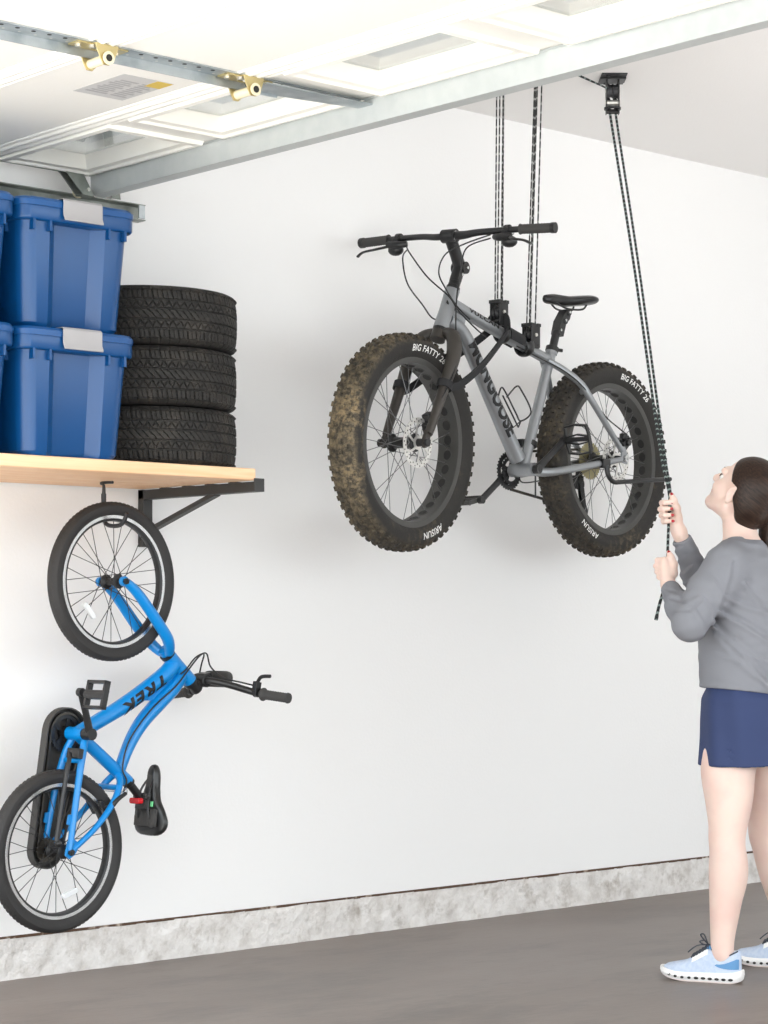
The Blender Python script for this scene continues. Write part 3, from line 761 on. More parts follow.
hose([fp(0.55, 0.371, 0.016), fp(0.42, 0.338, 0.024), fp(0.32, 0.300, 0.055), fp(0.245, 0.246, 0.086), fp(0.13, 0.150, 0.100), fp(0.04, 0.110, 0.100), fp(-0.015, 0.090, 0.098)])
hose([fp(0.49, -0.085, -0.02), fp(0.44, -0.105, -0.035), fp(0.2, -0.075, -0.096), fp(0.04, -0.04, -0.105)], 0.0024)
# seat post, saddle, clamp
k = MB(); p0, p1 = fp(0.3185, 0.384), fp(0.262, 0.525)
k.tube([fp(0.325, 0.36), fp(0.292, 0.452)], 0.0150, 16)
k.prism([(p.x, p.z) for p in (fp(0.304, 0.440), fp(0.288, 0.490), fp(0.252, 0.535), fp(0.222, 0.530), fp(0.232, 0.500), fp(0.255, 0.480), fp(0.272, 0.432))], -0.018, 0.018)
k.cyl(fp(0.262, 0.490, -0.022), fp(0.262, 0.490, 0.022), 0.012, 14); k.cyl(fp(0.240, 0.524, -0.022), fp(0.240, 0.524, 0.022), 0.013, 14)
sp = k.build('seat_post', M_blkm, fat, bevel=0.002)
for q in (fp(0.266, 0.492, 0.023), fp(0.288, 0.455, 0.017), fp(0.242, 0.524, 0.023)): MB().cyl(q, q + V(0, 0.003, 0), 0.005, 8).build('bolt', M_silver, sp)
MB().tube([fp(0.3225, 0.374), fp(0.316, 0.391)], 0.024, 18).cbox(fp(0.300, 0.380, 0.02), (0.03, 0.008, 0.012)).cyl(fp(0.297, 0.379, -0.02), fp(0.297, 0.379, 0.03), 0.005, 8).build('seat_clamp', M_blkm, fat, bevel=0.001)
def saddle(parent, place, L=0.275, wid=0.075, msad=None, name='saddle'):
    """x forward from tail 0 to nose L, z up"""
    rings = []; N = 15
    for i in range(N):
        t = i/(N - 1); x = t*L
        hw = np.interp(t, [0, 0.06, 0.2, 0.35, 0.5, 0.7, 0.9, 0.97, 1], [0.5, 0.86, 1.0, 0.82, 0.50, 0.32, 0.27, 0.22, 0.08])*wid
        top = np.interp(t, [0, 0.15, 0.5, 0.8, 1], [0.006, 0.014, 0.004, 0.008, 0.000])
        th_ = np.interp(t, [0, 0.1, 0.5, 0.9, 1], [0.014, 0.028, 0.030, 0.028, 0.012])
        ring = []
        for j in range(14):
            a = 2*PI*j/14; cz = math.sin(a); cy = math.cos(a)
            z = top + (0.010*cz if cz > 0 else th_*cz) - 0.006*abs(cy)**2
            ring.append((x, hw*(abs(cy)**0.7)*(1 if cy > 0 else -1), z - 0.004))
        rings.append(ring)
    b = MB().loft(rings)
    so = b.build(name, msad or M_blkg, parent, sub=1, M=place)
    for s in (1, -1):
        MB().tube(cr([(0.18*L, s*0.030, -0.010), (0.25*L, s*0.026, -0.034), (0.43*L, s*0.022, -0.040), (0.64*L, s*0.020, -0.036), (0.84*L, s*0.008, -0.012)], 5), 0.0036, 8).build('rail', M_blkm, so)
    return so
saddle(fat, Matrix.Translation(fp(0.092, 0.582)) @ Matrix.Rotation(0.045, 4, 'Y'), 0.280, 0.076)
# cranks, chainring, pedals, drivetrain
k = MB(); c = BBp + V(0, -0.062, 0)
def ringgear(b, c, r1, r2, th, teeth, mi=0):
    pts = []
    for i in range(teeth*4):
        a = 2*PI*i/(teeth*4); r = r1 + (0.0035 if (i % 4) in (1, 2) else -0.001); pts.append((r, a))
    o = [[(c.x + r*math.cos(a), c.y + dy, c.z + r*math.sin(a)) for r, a in pts] for dy in (-th, th)]
    i_ = [[(c.x + r2*math.cos(a), c.y + dy, c.z + r2*math.sin(a)) for r, a in pts] for dy in (th, -th)]
    b.loft(o + i_, mi, False, True)
ringgear(k, c, 0.066, 0.050, 0.002, 32); ringgear(k, c + V(0, 0.008, 0), 0.050, 0.038, 0.0018, 24)
for q in range(4):
    a = 0.4 + PI/2*q; k.sweep([c, c + V(0.052*math.cos(a), 0, 0.052*math.sin(a))], 0.014, 0.005, (0, 1, 0))
k.build('chainring', M_blkm, fat)
CD = V(0.155, 0, -0.128).normalized()*0.172
for s, d in ((-1, CD), (1, -CD)):
    k = MB(); a0 = BBp + V(0, s*0.066, 0); a1 = a0 + d + V(0, s*0.018, 0)
    k.tube([a0 - d*0.02, a0 + d*0.1, a0 + d*0.5 + V(0, s*0.008, 0), a1], [0.017, 0.0155, 0.0125, 0.013], 14, sy=0.65, up=(0, 1, 0))
    k.cyl(a0 - V(0, s*0.02, 0), a0 + V(0, s*0.010, 0), 0.016, 16); k.cyl(a1 - V(0, 0.009, 0), a1 + V(0, 0.009, 0), 0.0135, 14)
    co_ = k.build('crank', M_blkm, fat)
    p = MB(); pc = a1 + V(0, s*0.062, 0); RP = Matrix.Rotation(-1.25 if s > 0 else 0.25, 3, 'Y')
    TP = Matrix.Translation(pc) @ RP.to_4x4()
    p.cyl(V(0, -s*0.055, 0), V(0, s*0.045, 0), 0.0085, 12, M=TP)
    for q in (-1, 1):
        p.sweep([(-0.048, q*0.046, 0), (-0.022, q*0.050, 0), (0.022, q*0.050, 0), (0.048, q*0.046, 0)], 0.014, 0.006, (0, 1, 0), M=TP)
        p.sweep([(q*0.048, -0.048, 0), (q*0.054, 0, 0), (q*0.048, 0.048, 0)], 0.014, 0.006, (1, 0, 0), M=TP)
        p.sweep([(q*0.010, -0.047, 0), (q*0.018, 0, 0), (q*0.010, 0.047, 0)], 0.010, 0.005, (1, 0, 0), M=TP)
        for x in (-0.045, 0.045):
            p.cyl((x, q*0.044, -0.010), (x, q*0.044, 0.010), 0.002, 6, M=TP)
    p.build('pedal', M_blkm if s > 0 else M_rimf, fat)
k = MB()
for i, r in enumerate((0.068, 0.062, 0.055, 0.048, 0.041, 0.034, 0.027)):
    ringgear(k, fp(0, 0, -0.060 - 0.0045*i), r, 0.022, 0.001, int(r*500))
k.build('cassette', M_cas, fat)
k = MB()
k.prism([(p.x, p.z) for p in (fp(0.016, -0.010), fp(-0.010, -0.012), fp(0.004, -0.085), fp(0.028, -0.082))], -0.112, -0.096)
k.cbox(fp(0.022, -0.080, -0.104), (0.045, 0.03, 0.05))
for s in (-0.096, -0.082): k.prism([(p.x, p.z) for p in (fp(0.034, -0.080), fp(0.012, -0.080), fp(-0.012, -0.195), fp(0.010, -0.200))], s - 0.001, s + 0.001)
for z, x in ((-0.088, 0.022), (-0.188, 0.000)): k.lathe([(0.004, -0.094), (0.024, -0.094), (0.024, -0.086), (0.004, -0.086)], 20, M=Matrix.Translation(fp(x, z)))
k.build('derailleur', M_blkm, fat, bevel=0.001)
# chain
k = MB(); cY = -0.068
def tang(c1, r1, c2, r2, n=10): pass
k.sweep([fp(0.50, 0.002, -0.062), fp(0.25, 0.024, -0.070), fp(0.0, 0.045, -0.078)], 0.006, 0.009, (0, 0, 1))
k.sweep([fp(0.485, -0.130, -0.062), fp(0.25, -0.158, -0.075), fp(0.01, -0.207, -0.089), fp(-0.02, -0.195, -0.09), fp(0.03, -0.09, -0.09), fp(0.03, -0.05, -0.085)], 0.006, 0.009, (0.3, 0, 1))
k.build('chain', M_chain, fat)
k = MB(); c = fp(-0.036, 0.062, 0.070)
k.cbox(c, (0.05, 0.032, 0.034), ax=Matrix.Rotation(0.7, 3, 'Y')); k.cbox(c + V(0.012, 0.006, 0.024), (0.028, 0.02, 0.02)); k.cyl(c, c + V(0, 0.026, 0), 0.012, 12); k.cyl(c + V(-0.01, 0.01, 0.015), c + V(-0.01, 0.024, 0.015), 0.006, 8)
k.build('brake_caliper', M_blkm, fat, bevel=0.003)
MB().cyl(fp(0, 0, -0.108), fp(0, 0, 0.110), 0.006, 12).cyl(fp(0, 0, 0.097), fp(0, 0, 0.110), 0.013, 14).cyl(fp(0, 0, -0.112), fp(0, 0, -0.098), 0.013, 14).build('axle', M_silver, fat)
# kickstand, folded back
k = MB(); k.tube(cr([fp(0.135, -0.032, 0.110), fp(0.128, -0.070, 0.114), fp(0.095, -0.092, 0.116), fp(0.03, -0.088, 0.118), fp(-0.262, -0.064, 0.126)], 6), [0.009, 0.009, 0.0085, 0.0085, 0.0085], 12)
k.cbox(fp(0.135, -0.026, 0.105), (0.045, 0.018, 0.034)); k.build('kickstand', M_blkm, fat, bevel=0.002)
# bottle cage on the seat tube side of the down tube
k = MB()
cg0 = fp(0.63, 0.195); 
k.tube(cr([fp(0.612, 0.185, 0.02), fp(0.575, 0.225, 0.034), fp(0.548, 0.212, 0.036), fp(0.490, 0.142, 0.034), fp(0.505, 0.110, 0.0), fp(0.490, 0.142, -0.034), fp(0.548, 0.212, -0.036), fp(0.575, 0.225, -0.034), fp(0.612, 0.185, -0.02)], 6), 0.003, 8)
k.tube([fp(0.625, 0.190, 0.012), fp(0.535, 0.085, 0.012), fp(0.505, 0.110, 0.0)], 0.003, 8); k.tube([fp(0.625, 0.190, -0.012), fp(0.535, 0.085, -0.012), fp(0.505, 0.110, 0.0)], 0.003, 8)
k.build('bottle_cage', M_blkm, fat)
# front derailleur
k = MB(); k.tube([fp(0.452, 0.022), fp(0.444, 0.042)], 0.0235, 16); k.cbox(fp(0.485, 0.030, -0.052), (0.06, 0.016, 0.035), ax=Matrix.Rotation(-0.3, 3, 'Y')); k.cbox(fp(0.46, 0.035, -0.03), (0.03, 0.03, 0.03)); k.build('front_derailleur', M_blkm, fat, bevel=0.002)
MB().cyl(fp(0.432, -0.08, 0.01), fp(0.432, -0.160, 0.01), 0.003, 8).build('cable_guide', M_blkm, fat)

# ------------------------------------------------------------------ small blue bicycle hanging by its front wheel
M_blue = mat('bright_blue_frame_paint', (0, 130, 204), 0.32, 0.0, coat=0.25)
M_btire = mat('smooth_black_tire', (44, 43, 43), 0.72, bump=(200, 0.12))
M_red = mat('red_reflector', (200, 24, 36), 0.25)
M_clear = mat('clear_reflector', (222, 224, 226), 0.25, coat=0.4)
XB, YB, ZB = Vector((0.232, 0, 0.9727)).normalized(), Vector((0, -1, 0)), Vector((0.9727, 0, -0.232)).normalized()
RZ = Matrix.Rotation(math.radians(5.5), 3, 'Z'); YB = RZ @ YB; ZB = RZ @ ZB; XB = RZ @ XB
MBm = Matrix((XB, YB, ZB)).transposed().to_4x4()
RB = Vector((3.571, -0.34, 0.434))
blue = empty('bicycle', M=Matrix.Translation(RB) @ MBm)
tag(blue, 'small bright blue bicycle hanging upright by its front wheel under the shelf', 'bicycle')
def bp(u, v, w=0.0): return Vector((u, w, v*1.05))
def kid_wheel(parent, M, refl):
    b = MB()
    b.lathe([(0.205, 0.0125), (0.2035, 0.0138), (0.194, 0.0134), (0.1935, 0.0100)], 96, 0)
    b.lathe([(0.205, -0.0125), (0.2035, -0.0138), (0.194, -0.0134), (0.1935, -0.0100)], 96, 0)
    b.lathe([(0.194, 0.0130), (0.187, 0.0115), (0.185, 0.006), (0.185, -0.006), (0.187, -0.0115), (0.194, -0.0130)], 96, 1); b.lathe([(0.205, -0.0125), (0.199, 0), (0.205, 0.0125)], 96, 1)
    w = b.build('wheel', [M_silver, M_blkm], parent, M=M)
    t = MB(); prof = [(0.203, 0.0130), (0.207, 0.0165), (0.215, 0.0215), (0.224, 0.0238), (0.233, 0.0225), (0.2400, 0.0165), (0.2440, 0.0080)]
    full = prof + [(0.245, 0.0)] + [(r, -y) for r, y in reversed(prof)] + [(0.201, 0)]
    t.lathe(full, 120, closed=True)
    for k in range(90):
        for s in (1, -1):
            a = 2*PI*(k + (0.5 if s > 0 else 0))/90
            R_ = Matrix.Rotation(a, 4, 'Y') @ Matrix.Translation((0, s*0.013, 0.2412)) @ Matrix.Rotation(-s*0.65, 4, 'X')
            t.box((-0.0045, -0.005, -0.002), (0.0045, 0.005, 0.0008), 0, R_)
    t.build('tire', M_btire, w, angle=30)
    h = MB(); h.lathe([(0.004, -0.052), (0.008, -0.052), (0.008, -0.036), (0.022, -0.032), (0.022, -0.026), (0.011, -0.020), (0.011, 0.020), (0.022, 0.026), (0.022, 0.032), (0.008, 0.036), (0.008, 0.052), (0.004, 0.052)], 24)
    h.build('hub', M_blkm, w)
    spokes(w, 28, 0.019, 0.029, 0.186, 0.004, M_spokeb, 0.0012, 1.25)
    r = MB(); a = refl
    c = V(0.135*math.cos(a), 0.012, 0.135*math.sin(a)); ax = Matrix((V(-math.sin(a), 0, math.cos(a)), V(0, 1, 0), V(-math.cos(a), 0, -math.sin(a)))).transposed()
    r.prism([(x, y) for x, y in rrect(0.060, 0.017, 0.007)], -0.006, 0.006, M=Matrix.Translation(c) @ ax.to_4x4())
    r.build('spoke_reflector', M_clear, w, bevel=0.002)
    return w
hl, hh = bp(0.668, 0.283), bp(0.610, 0.386); hx = (hh - hl).normalized(); bb = bp(0.357, -0.006)
kid_wheel(blue, Matrix.Translation(bp(0, 0)), math.radians(150)); kid_wheel(blue, Matrix.Translation(bp(0.838, 0.020)), math.radians(215))
f = MB()
f.tube([hl, hl.lerp(hh, 0.5), hh], [0.0235, 0.0225, 0.0235], 18)
f.tube(cr([bp(0.645, 0.310), bp(0.595, 0.272), bp(0.48, 0.150), bb], 7), [0.0265, 0.0262, 0.0255, 0.022], 18)
f.tube(cr([bp(0.622, 0.352), bp(0.570, 0.322), bp(0.500, 0.268), bp(0.430, 0.221), bp(0.350, 0.190), bp(0.258, 0.172)], 7), [0.020, 0.025, 0.0255, 0.0235, 0.020, 0.017], 16)
f.prism([(p.x, p.z) for p in (bp(0.62, 0.350), bp(0.655, 0.300), bp(0.58, 0.262), bp(0.50, 0.182), bp(0.52, 0.270))], -0.004, 0.004)
f.tube([bb, bp(0.252, 0.215)], 0.0195, 16)
f.cyl(bb + V(0, -0.036, 0), bb + V(0, 0.036, 0), 0.0205, 20)
for s in (1, -1):
    f.tube(cr([bp(0.262, 0.165, s*0.012), bp(0.235, 0.158, s*0.034), bp(0.170, 0.130, s*0.052), bp(0.085, 0.075, s*0.060), bp(0.004, 0.004, s*0.060)], 6), [0.011, 0.0105, 0.0095, 0.009], 12)
    f.tube(cr([bp(0.350, 0.004, s*0.026), bp(0.300, -0.004, s*0.040), bp(0.19, -0.008, s*0.052), bp(0.004, -0.002, s*0.060)], 6), [0.012, 0.0115, 0.0105, 0.0095], 12)
    f.prism([(p.x, p.z) for p in (bp(0.04, 0.006), bp(0.03, 0.032), bp(-0.004, 0.018), bp(-0.02, 0.002), bp(-0.012, -0.014), bp(0.03, -0.014))], s*0.055, s*0.062)
    # little lug plate on the chain stay
    f.prism([(p.x, p.z) for p in (bp(0.115, -0.006), bp(0.075, -0.008), bp(0.080, -0.026), bp(0.108, -0.026))], s*0.052, s*0.058)
f.cyl(bp(0.222, 0.146, -0.045), bp(0.222, 0.146, 0.045), 0.009, 12); f.cyl(bp(0.275, -0.004, -0.045), bp(0.275, -0.004, 0.045), 0.008, 12)
fr = f.build('frame', M_blue, blue)
lt = MB(); td = (bp(0.44, 0.108) - bp(0.595, 0.272)).normalized(); nd = V(td.z, 0, -td.x)
vs, fs = text_geo('TREK', 0.074, 0.25, 0.045, spacing=1.22)
lt.add(wrap_tube([V(v.x*0.98, v.y*0.66, 0) for v in vs], bp(0.532, 0.206), td, nd, (0, 1, 0), 0.0272), fs)
lt.build('lettering', M_blet, fr, smooth=False)
# fork
k = MB()
k.tube([hl - hx*0.002, hl - hx*0.03], [0.020, 0.018], 16)
for s in (1, -1):
    k.tube(cr([hl - hx*0.018, hl - hx*0.020 + V(0, s*0.022, 0), bp(0.706, 0.232, s*0.048), bp(0.745, 0.178, s*0.055), bp(0.810, 0.088, s*0.055), bp(0.834, 0.040, s*0.055), bp(0.838, 0.020, s*0.055)], 6), [0.014, 0.016, 0.0185, 0.0180, 0.0165, 0.0145, 0.012], 14)
    k.cyl(bp(0.838, 0.020, s*0.049), bp(0.838, 0.020, s*0.061), 0.015, 16)
fk = k.build('fork', M_blue, blue)
MB().cyl(bp(0.838, 0.020, -0.070), bp(0.838, 0.020, 0.070), 0.005, 10).cyl(bp(0.838, 0.020, 0.060), bp(0.838, 0.020, 0.070), 0.010, 6).cyl(bp(0.838, 0.020, -0.070), bp(0.838, 0.020, -0.060), 0.010, 6).build('axle_nuts', M_blkm, fk)
MB().cyl(bp(0, 0, -0.074), bp(0, 0, 0.074), 0.005, 10).cyl(bp(0, 0, 0.061), bp(0, 0, 0.072), 0.010, 6).cyl(bp(0, 0, -0.072), bp(0, 0, -0.061), 0.010, 6).build('axle_nuts', M_blkm, fr)
k = MB(); k.tube([hl + hx*0.001, hl - hx*0.010], 0.0250, 18); k.tube([hh, hh + hx*0.014], 0.0250, 18); k.build('headset', M_blkm, blue)
# stem and bars
k = MB(); cl = bp(0.622, 0.436); top = hh + hx*0.014
k.tube([top, top + hx*0.034], 0.0185, 16); k.tube([top + hx*0.018, cl], 0.017, 14); k.cyl(cl + V(0, -0.026, 0), cl + V(0, 0.026, 0), 0.0215, 18); k.cbox(cl + V(0.012, 0, 0.002), (0.026, 0.05, 0.034), ax=Matrix.Rotation(0.4, 3, 'Y'))
k.build('stem', M_blkm, blue, bevel=0.003)
bpth = lambda s: [cl, cl + V(0, s*0.035, 0), bp(0.618, 0.470, s*0.085), bp(0.610, 0.520, s*0.130), bp(0.604, 0.538, s*0.17), bp(0.597, 0.552, s*0.272)]
k = MB(); pl = list(reversed(cr(bpth(-1), 6))) + cr(bpth(1), 6)[1:]
k.tube(pl, 0.0112, 14); br = k.build('handlebar', M_blkm, blue)
for s in (1, -1):
    g0, g1 = bp(0.6035, 0.539, s*0.178), bp(0.5965, 0.5528, s*0.278); g = MB(); dd = (g1 - g0)
    g.tube([g0 - dd*0.10, g0 - dd*0.04, g0, g0 + dd*0.06] + [g0 + dd*t for t in np.linspace(0.1, 0.94, 18)] + [g0 + dd*0.95, g1], [0.015, 0.021, 0.0215, 0.0165] + [0.0150 + 0.0008*(i % 2) for i in range(18)] + [0.0175, 0.0165], 18)
    g.build('grip', M_grip, br)
    l = MB(); c = bp(0.608, 0.531, s*0.155); l.cyl(c - V(0, 0.009, 0), c + V(0, 0.009, 0), 0.016, 14); l.cbox(c + V(0.018, 0, -0.006), (0.03, 0.018, 0.022))
    l.tube(cr([c + V(0.030, 0, -0.006), c + V(0.048, s*0.02, -0.012), c + V(0.050, s*0.065, -0.016)], 5), [0.007, 0.0065, 0.006], 10, sy=0.7)
    l.build('brake_lever', M_blkm, br, bevel=0.001)
# rounded pad hung behind the bar
k = MB(); k.prism([(x, y) for x, y in rrect(0.13, 0.052, 0.024)], -0.010, 0.010, 'XY', M=Matrix.Translation(bp(0.640, 0.492, 0.005)) @ Matrix.Rotation(PI/2, 4, 'Z'))
k.build('bar_pad', M_grip, br, bevel=0.006)
def hose2(pts, r=0.0026): return MB().tube(cr(pts, 8), r, 8).build('cable', M_cable, blue)
hose2([bp(0.628, 0.528, 0.150), bp(0.632, 0.505, 0.115), bp(0.640, 0.468, 0.060), bp(0.668, 0.440, 0.024), bp(0.708, 0.428, 0.008), bp(0.690, 0.388, 0.022), bp(0.630, 0.345, 0.028), bp(0.575, 0.312, 0.026), bp(0.50, 0.247, 0.024), bp(0.43, 0.202, 0.022), bp(0.36, 0.172, 0.020), bp(0.285, 0.166, 0.024), bp(0.25, 0.185, 0.03), bp(0.215, 0.175, 0.035)])
hose2([bp(0.628, 0.528, -0.150), bp(0.634, 0.505, -0.110), bp(0.644, 0.462, -0.05), bp(0.674, 0.432, -0.012), bp(0.705, 0.420, 0.004), bp(0.684, 0.382, 0.012), bp(0.640, 0.345, 0.024), bp(0.618, 0.325, 0.024)])
# seat post and saddle
k = MB(); k.tube([bp(0.258, 0.205), bp(0.205, 0.284)], 0.0130, 14); k.tube([bp(0.255, 0.208), bp(0.246, 0.223)], 0.0195, 16); k.cbox(bp(0.204, 0.286), (0.05, 0.045, 0.024), ax=Matrix.Rotation(0.1, 3, 'Y')); k.cyl(bp(0.215, 0.276, -0.03), bp(0.215, 0.276, 0.03), 0.009, 10)
k.build('seat_post', M_blkm, blue, bevel=0.002)
sd = saddle(blue, Matrix.Translation(bp(0.102, 0.336)) @ Matrix.Rotation(0.10, 4, 'Y'), 0.225, 0.080)
k = MB()
for s in (1, -1): k.sphere((0.055, s*0.03, -0.024), (0.030, 0.022, 0.010), 14)
k.box((0.03, -0.05, -0.028), (0.085, 0.05, -0.020)); k.box((0.05, -0.012, -0.026), (0.19, 0.012, -0.020)); k.build('underside_frame', M_grip, sd, bevel=0.003)
MB().cbox((0.10, 0.028, -0.030), (0.016, 0.008, 0.005)).build('sticker', mat('green_sticker', (120, 214, 150), 0.5), sd)
MB().prism([(x, y) for x, y in rrect(0.045, 0.018, 0.007)], -0.010, 0.010, 'XY', M=Matrix.Translation(bp(0.199, 0.250, 0.012)) @ Matrix.Rotation(PI/2, 4, 'Z') @ Matrix.Rotation(0.2, 4, 'X')).build('rear_reflector', M_red, blue, bevel=0.002)
# cranks, pedals, guard, chain
CD = V(0.120, 0, -0.085).normalized()*0.138
for s, d in ((1, CD), (-1, -CD)):
    k = MB(); a0 = bb + V(0, s*0.062, 0); a1 = a0 + d + V(0, s*0.018, 0)
    k.tube([a0 - d*0.05, a0 + d*0.1, a0 + d*0.5 + V(0, s*0.01, 0), a1], [0.015, 0.0145, 0.012, 0.012], 14, sy=0.6, up=(0, 1, 0)); k.cyl(a0 - V(0, s*0.026, 0), a0 + V(0, s*0.010, 0), 0.018, 18); k.cyl(a1 - V(0, 0.009, 0), a1 + V(0, 0.009, 0), 0.013, 14)
    k.build('crank', M_blkm, blue)
    p = MB(); TP = Matrix.Translation(a1 + V(-0.006*s, s*0.074, 0.0))
    p.cyl(V(0, -s*0.05, 0), V(0, s*0.04, 0), 0.011, 12, M=TP); p.box((-0.013, -0.040, -0.009), (0.013, 0.040, 0.009), 0, TP)
    for q in (-1, 1):
        p.box((min(q*0.034, q*0.043), -0.043, -0.010), (max(q*0.034, q*0.043), 0.043, 0.010), 0, TP)
        p.box((-0.043, min(q*0.034, q*0.043), -0.010), (0.043, max(q*0.034, q*0.043), 0.010), 0, TP)
        for x in (-0.036, -0.012, 0.012, 0.036): p.cyl((x, q*0.039, -0.013), (x, q*0.039, 0.013), 0.002, 6, M=TP)
    p.build('pedal', M_blkm, blue, bevel=0.0015)
def stadium(c1, r1, c2, r2, n=16):
    d = c2 - c1; ang = math.atan2(d.z, d.x); L = d.length; b = math.acos((r1 - r2)/L); out = []
    for k in range(n + 1): a = ang + b + (2*PI - 2*b)*k/n; out.append((c1.x + r1*math.cos(a), c1.z + r1*math.sin(a)))
    for k in range(n + 1): a = ang - b + 2*b*k/n; out.append((c2.x + r2*math.cos(a), c2.z + r2*math.sin(a)))
    return out
g = MB(); P1 = stadium(bb, 0.078, V(0, 0, 0), 0.058); 
g.loft([[(x, y, z) for x, z in stadium(bb, 0.078 - i_, V(0, 0, 0), 0.058 - i_)] for y, i_ in ((-0.044, 0.0), (-0.072, 0.0), (-0.077, 0.006), (-0.077, 0.03), (-0.074, 0.03), (-0.074, 0.008), (-0.070, 0.004), (-0.044, 0.004))], closed=True)
g.loft([[(x, -0.0765, z) for x, z in stadium(bb, 0.050, V(0, 0, 0), 0.030)], [(x, -0.0745, z) for x, z in stadium(bb, 0.050, V(0, 0, 0), 0.030)]])
g.build('chain_guard', M_grip, blue, angle=30)
k = MB(); ringgear(k, bb + V(0, -0.054, 0), 0.058, 0.044, 0.002, 32)
for q in range(5): k.sweep([bb + V(0, -0.054, 0), bb + V(0.047*math.cos(q*1.257), -0.054, 0.047*math.sin(q*1.257))], 0.012, 0.004, (0, 1, 0))
k.build('chainring', M_blkm, blue)
k = MB(); ringgear(k, V(0, -0.050, 0), 0.034, 0.012, 0.003, 16); k.build('sprocket', M_chain, blue)
k = MB(); k.sweep([(x, -0.052, z) for x, z in stadium(bb, 0.060, V(0, 0, 0), 0.036, 14)], 0.006, 0.008, (0, 1, 0), closed=True); k.build('chain', M_chain, blue)
# kickstand folded along the chain stay
k = MB(); k.cbox(bp(0.292, -0.036, 0.046), (0.030, 0.055, 0.020)); k.tube(cr([bp(0.290, -0.060, 0.052), bp(0.262, -0.068, 0.066), bp(0.20, -0.074, 0.074), bp(0.02, -0.072, 0.080)], 6), 0.0068, 12); k.sphere(bp(0.018, -0.062, 0.080), 0.011, 12)
k.build('kickstand', M_blkm, blue, bevel=0.002)
# rim brake: two arms, pads, noodle
for s in (1, -1):
    k = MB(); k.tube(cr([bp(0.165, 0.128, s*0.056), bp(0.185, 0.138, s*0.062), bp(0.210, 0.168, s*0.058)], 4), [0.008, 0.007, 0.006], 10); k.cbox(bp(0.155, 0.117, s*0.028), (0.050, 0.012, 0.012), ax=Matrix.Rotation(0.8, 3, 'Y')); k.cyl(bp(0.165, 0.128, s*0.056), bp(0.155, 0.117, s*0.030), 0.005, 8)
    k.build('brake_arm', M_blkm, blue, bevel=0.001)
k = MB(); k.tube(cr([bp(0.215, 0.175, 0.035), bp(0.225, 0.168, 0.055), bp(0.212, 0.168, 0.062)], 5), 0.003, 8); k.tube([bp(0.212, 0.168, 0.060), bp(0.212, 0.168, -0.060)], 0.0015, 6); k.build('brake_noodle', M_silver, blue)
# bent storage hook that carries the front wheel
M_hook = mat('black_coated_hook', (42, 42, 44), 0.5)
k = MB(); hx0, hy0 = 3.776, -0.285
k.tube(cr([(3.790, -0.315, 1.549), (3.784, -0.285, 1.5495), (3.779, -0.268, 1.548), (3.777, hy0, 1.540), (3.777, hy0, 1.50), (3.777, hy0, 1.455), (3.779, -0.293, 1.424), (3.783, -0.325, 1.4145), (3.789, -0.365, 1.4195), (3.792, -0.388, 1.452)], 6), [0.0045]*4 + [0.0066]*6, 12)
k.tube([(3.777, hy0, 1.515), (3.777, hy0, 1.45)], 0.0078, 12)
hk = k.build('storage_hook', M_hook)
tag(hk, 'black bent steel hook under the shelf holding the blue bicycle wheel', 'hook')
# ------------------------------------------------------------------ hoist: ceiling pulleys, ropes, pulley blocks, straps
def rope_mat(name, base, fleck, axis_scale, thr):
    """dark braid with light flecks along its length (UV-free: generated along the rope by object position)"""
    m = bpy.data.materials.new(name); m.use_nodes = True; nt = m.node_tree; b = nt.nodes['Principled BSDF']; b.inputs['Roughness'].default_value = 0.8
    tc = nt.nodes.new('ShaderNodeTexCoord'); wv = nt.nodes.new('ShaderNodeTexWave'); wv.wave_type = 'BANDS'; wv.bands_direction = 'DIAGONAL'
    wv.inputs['Scale'].default_value = axis_scale; wv.inputs['Distortion'].default_value = 0.6; wv.inputs['Detail'].default_value = 1
    nt.links.new(tc.outputs['Object'], wv.inputs['Vector'])
    r = nt.nodes.new('ShaderNodeMapRange'); r.inputs[1].default_value = thr; r.inputs[2].default_value = thr + 0.12; nt.links.new(wv.outputs['Fac'], r.inputs[0])
    x = nt.nodes.new('ShaderNodeMix'); x.data_type = 'RGBA'; x.inputs[6].default_value = lin(base); x.inputs[7].default_value = lin(fleck)
    nt.links.new(r.outputs[0], x.inputs[0]); nt.links.new(x.outputs[2], b.inputs['Base Color'])
    return m
M_rope = rope_mat('black_rope_with_flecks', (44, 44, 44), (158, 158, 155), 22, 0.83)
M_rope2 = rope_mat('black_and_teal_rope', (26, 28, 30), (128, 142, 138), 22, 0.76)
M_plate = mat('black_steel_plate', (30, 30, 31), 0.45)
M_sheave = mat('black_nylon_sheave', (44, 44, 46), 0.45)
M_strap = mat('black_webbing', (36, 36, 38), 0.85, bump=(400, 0.1))
ZC = 3.04
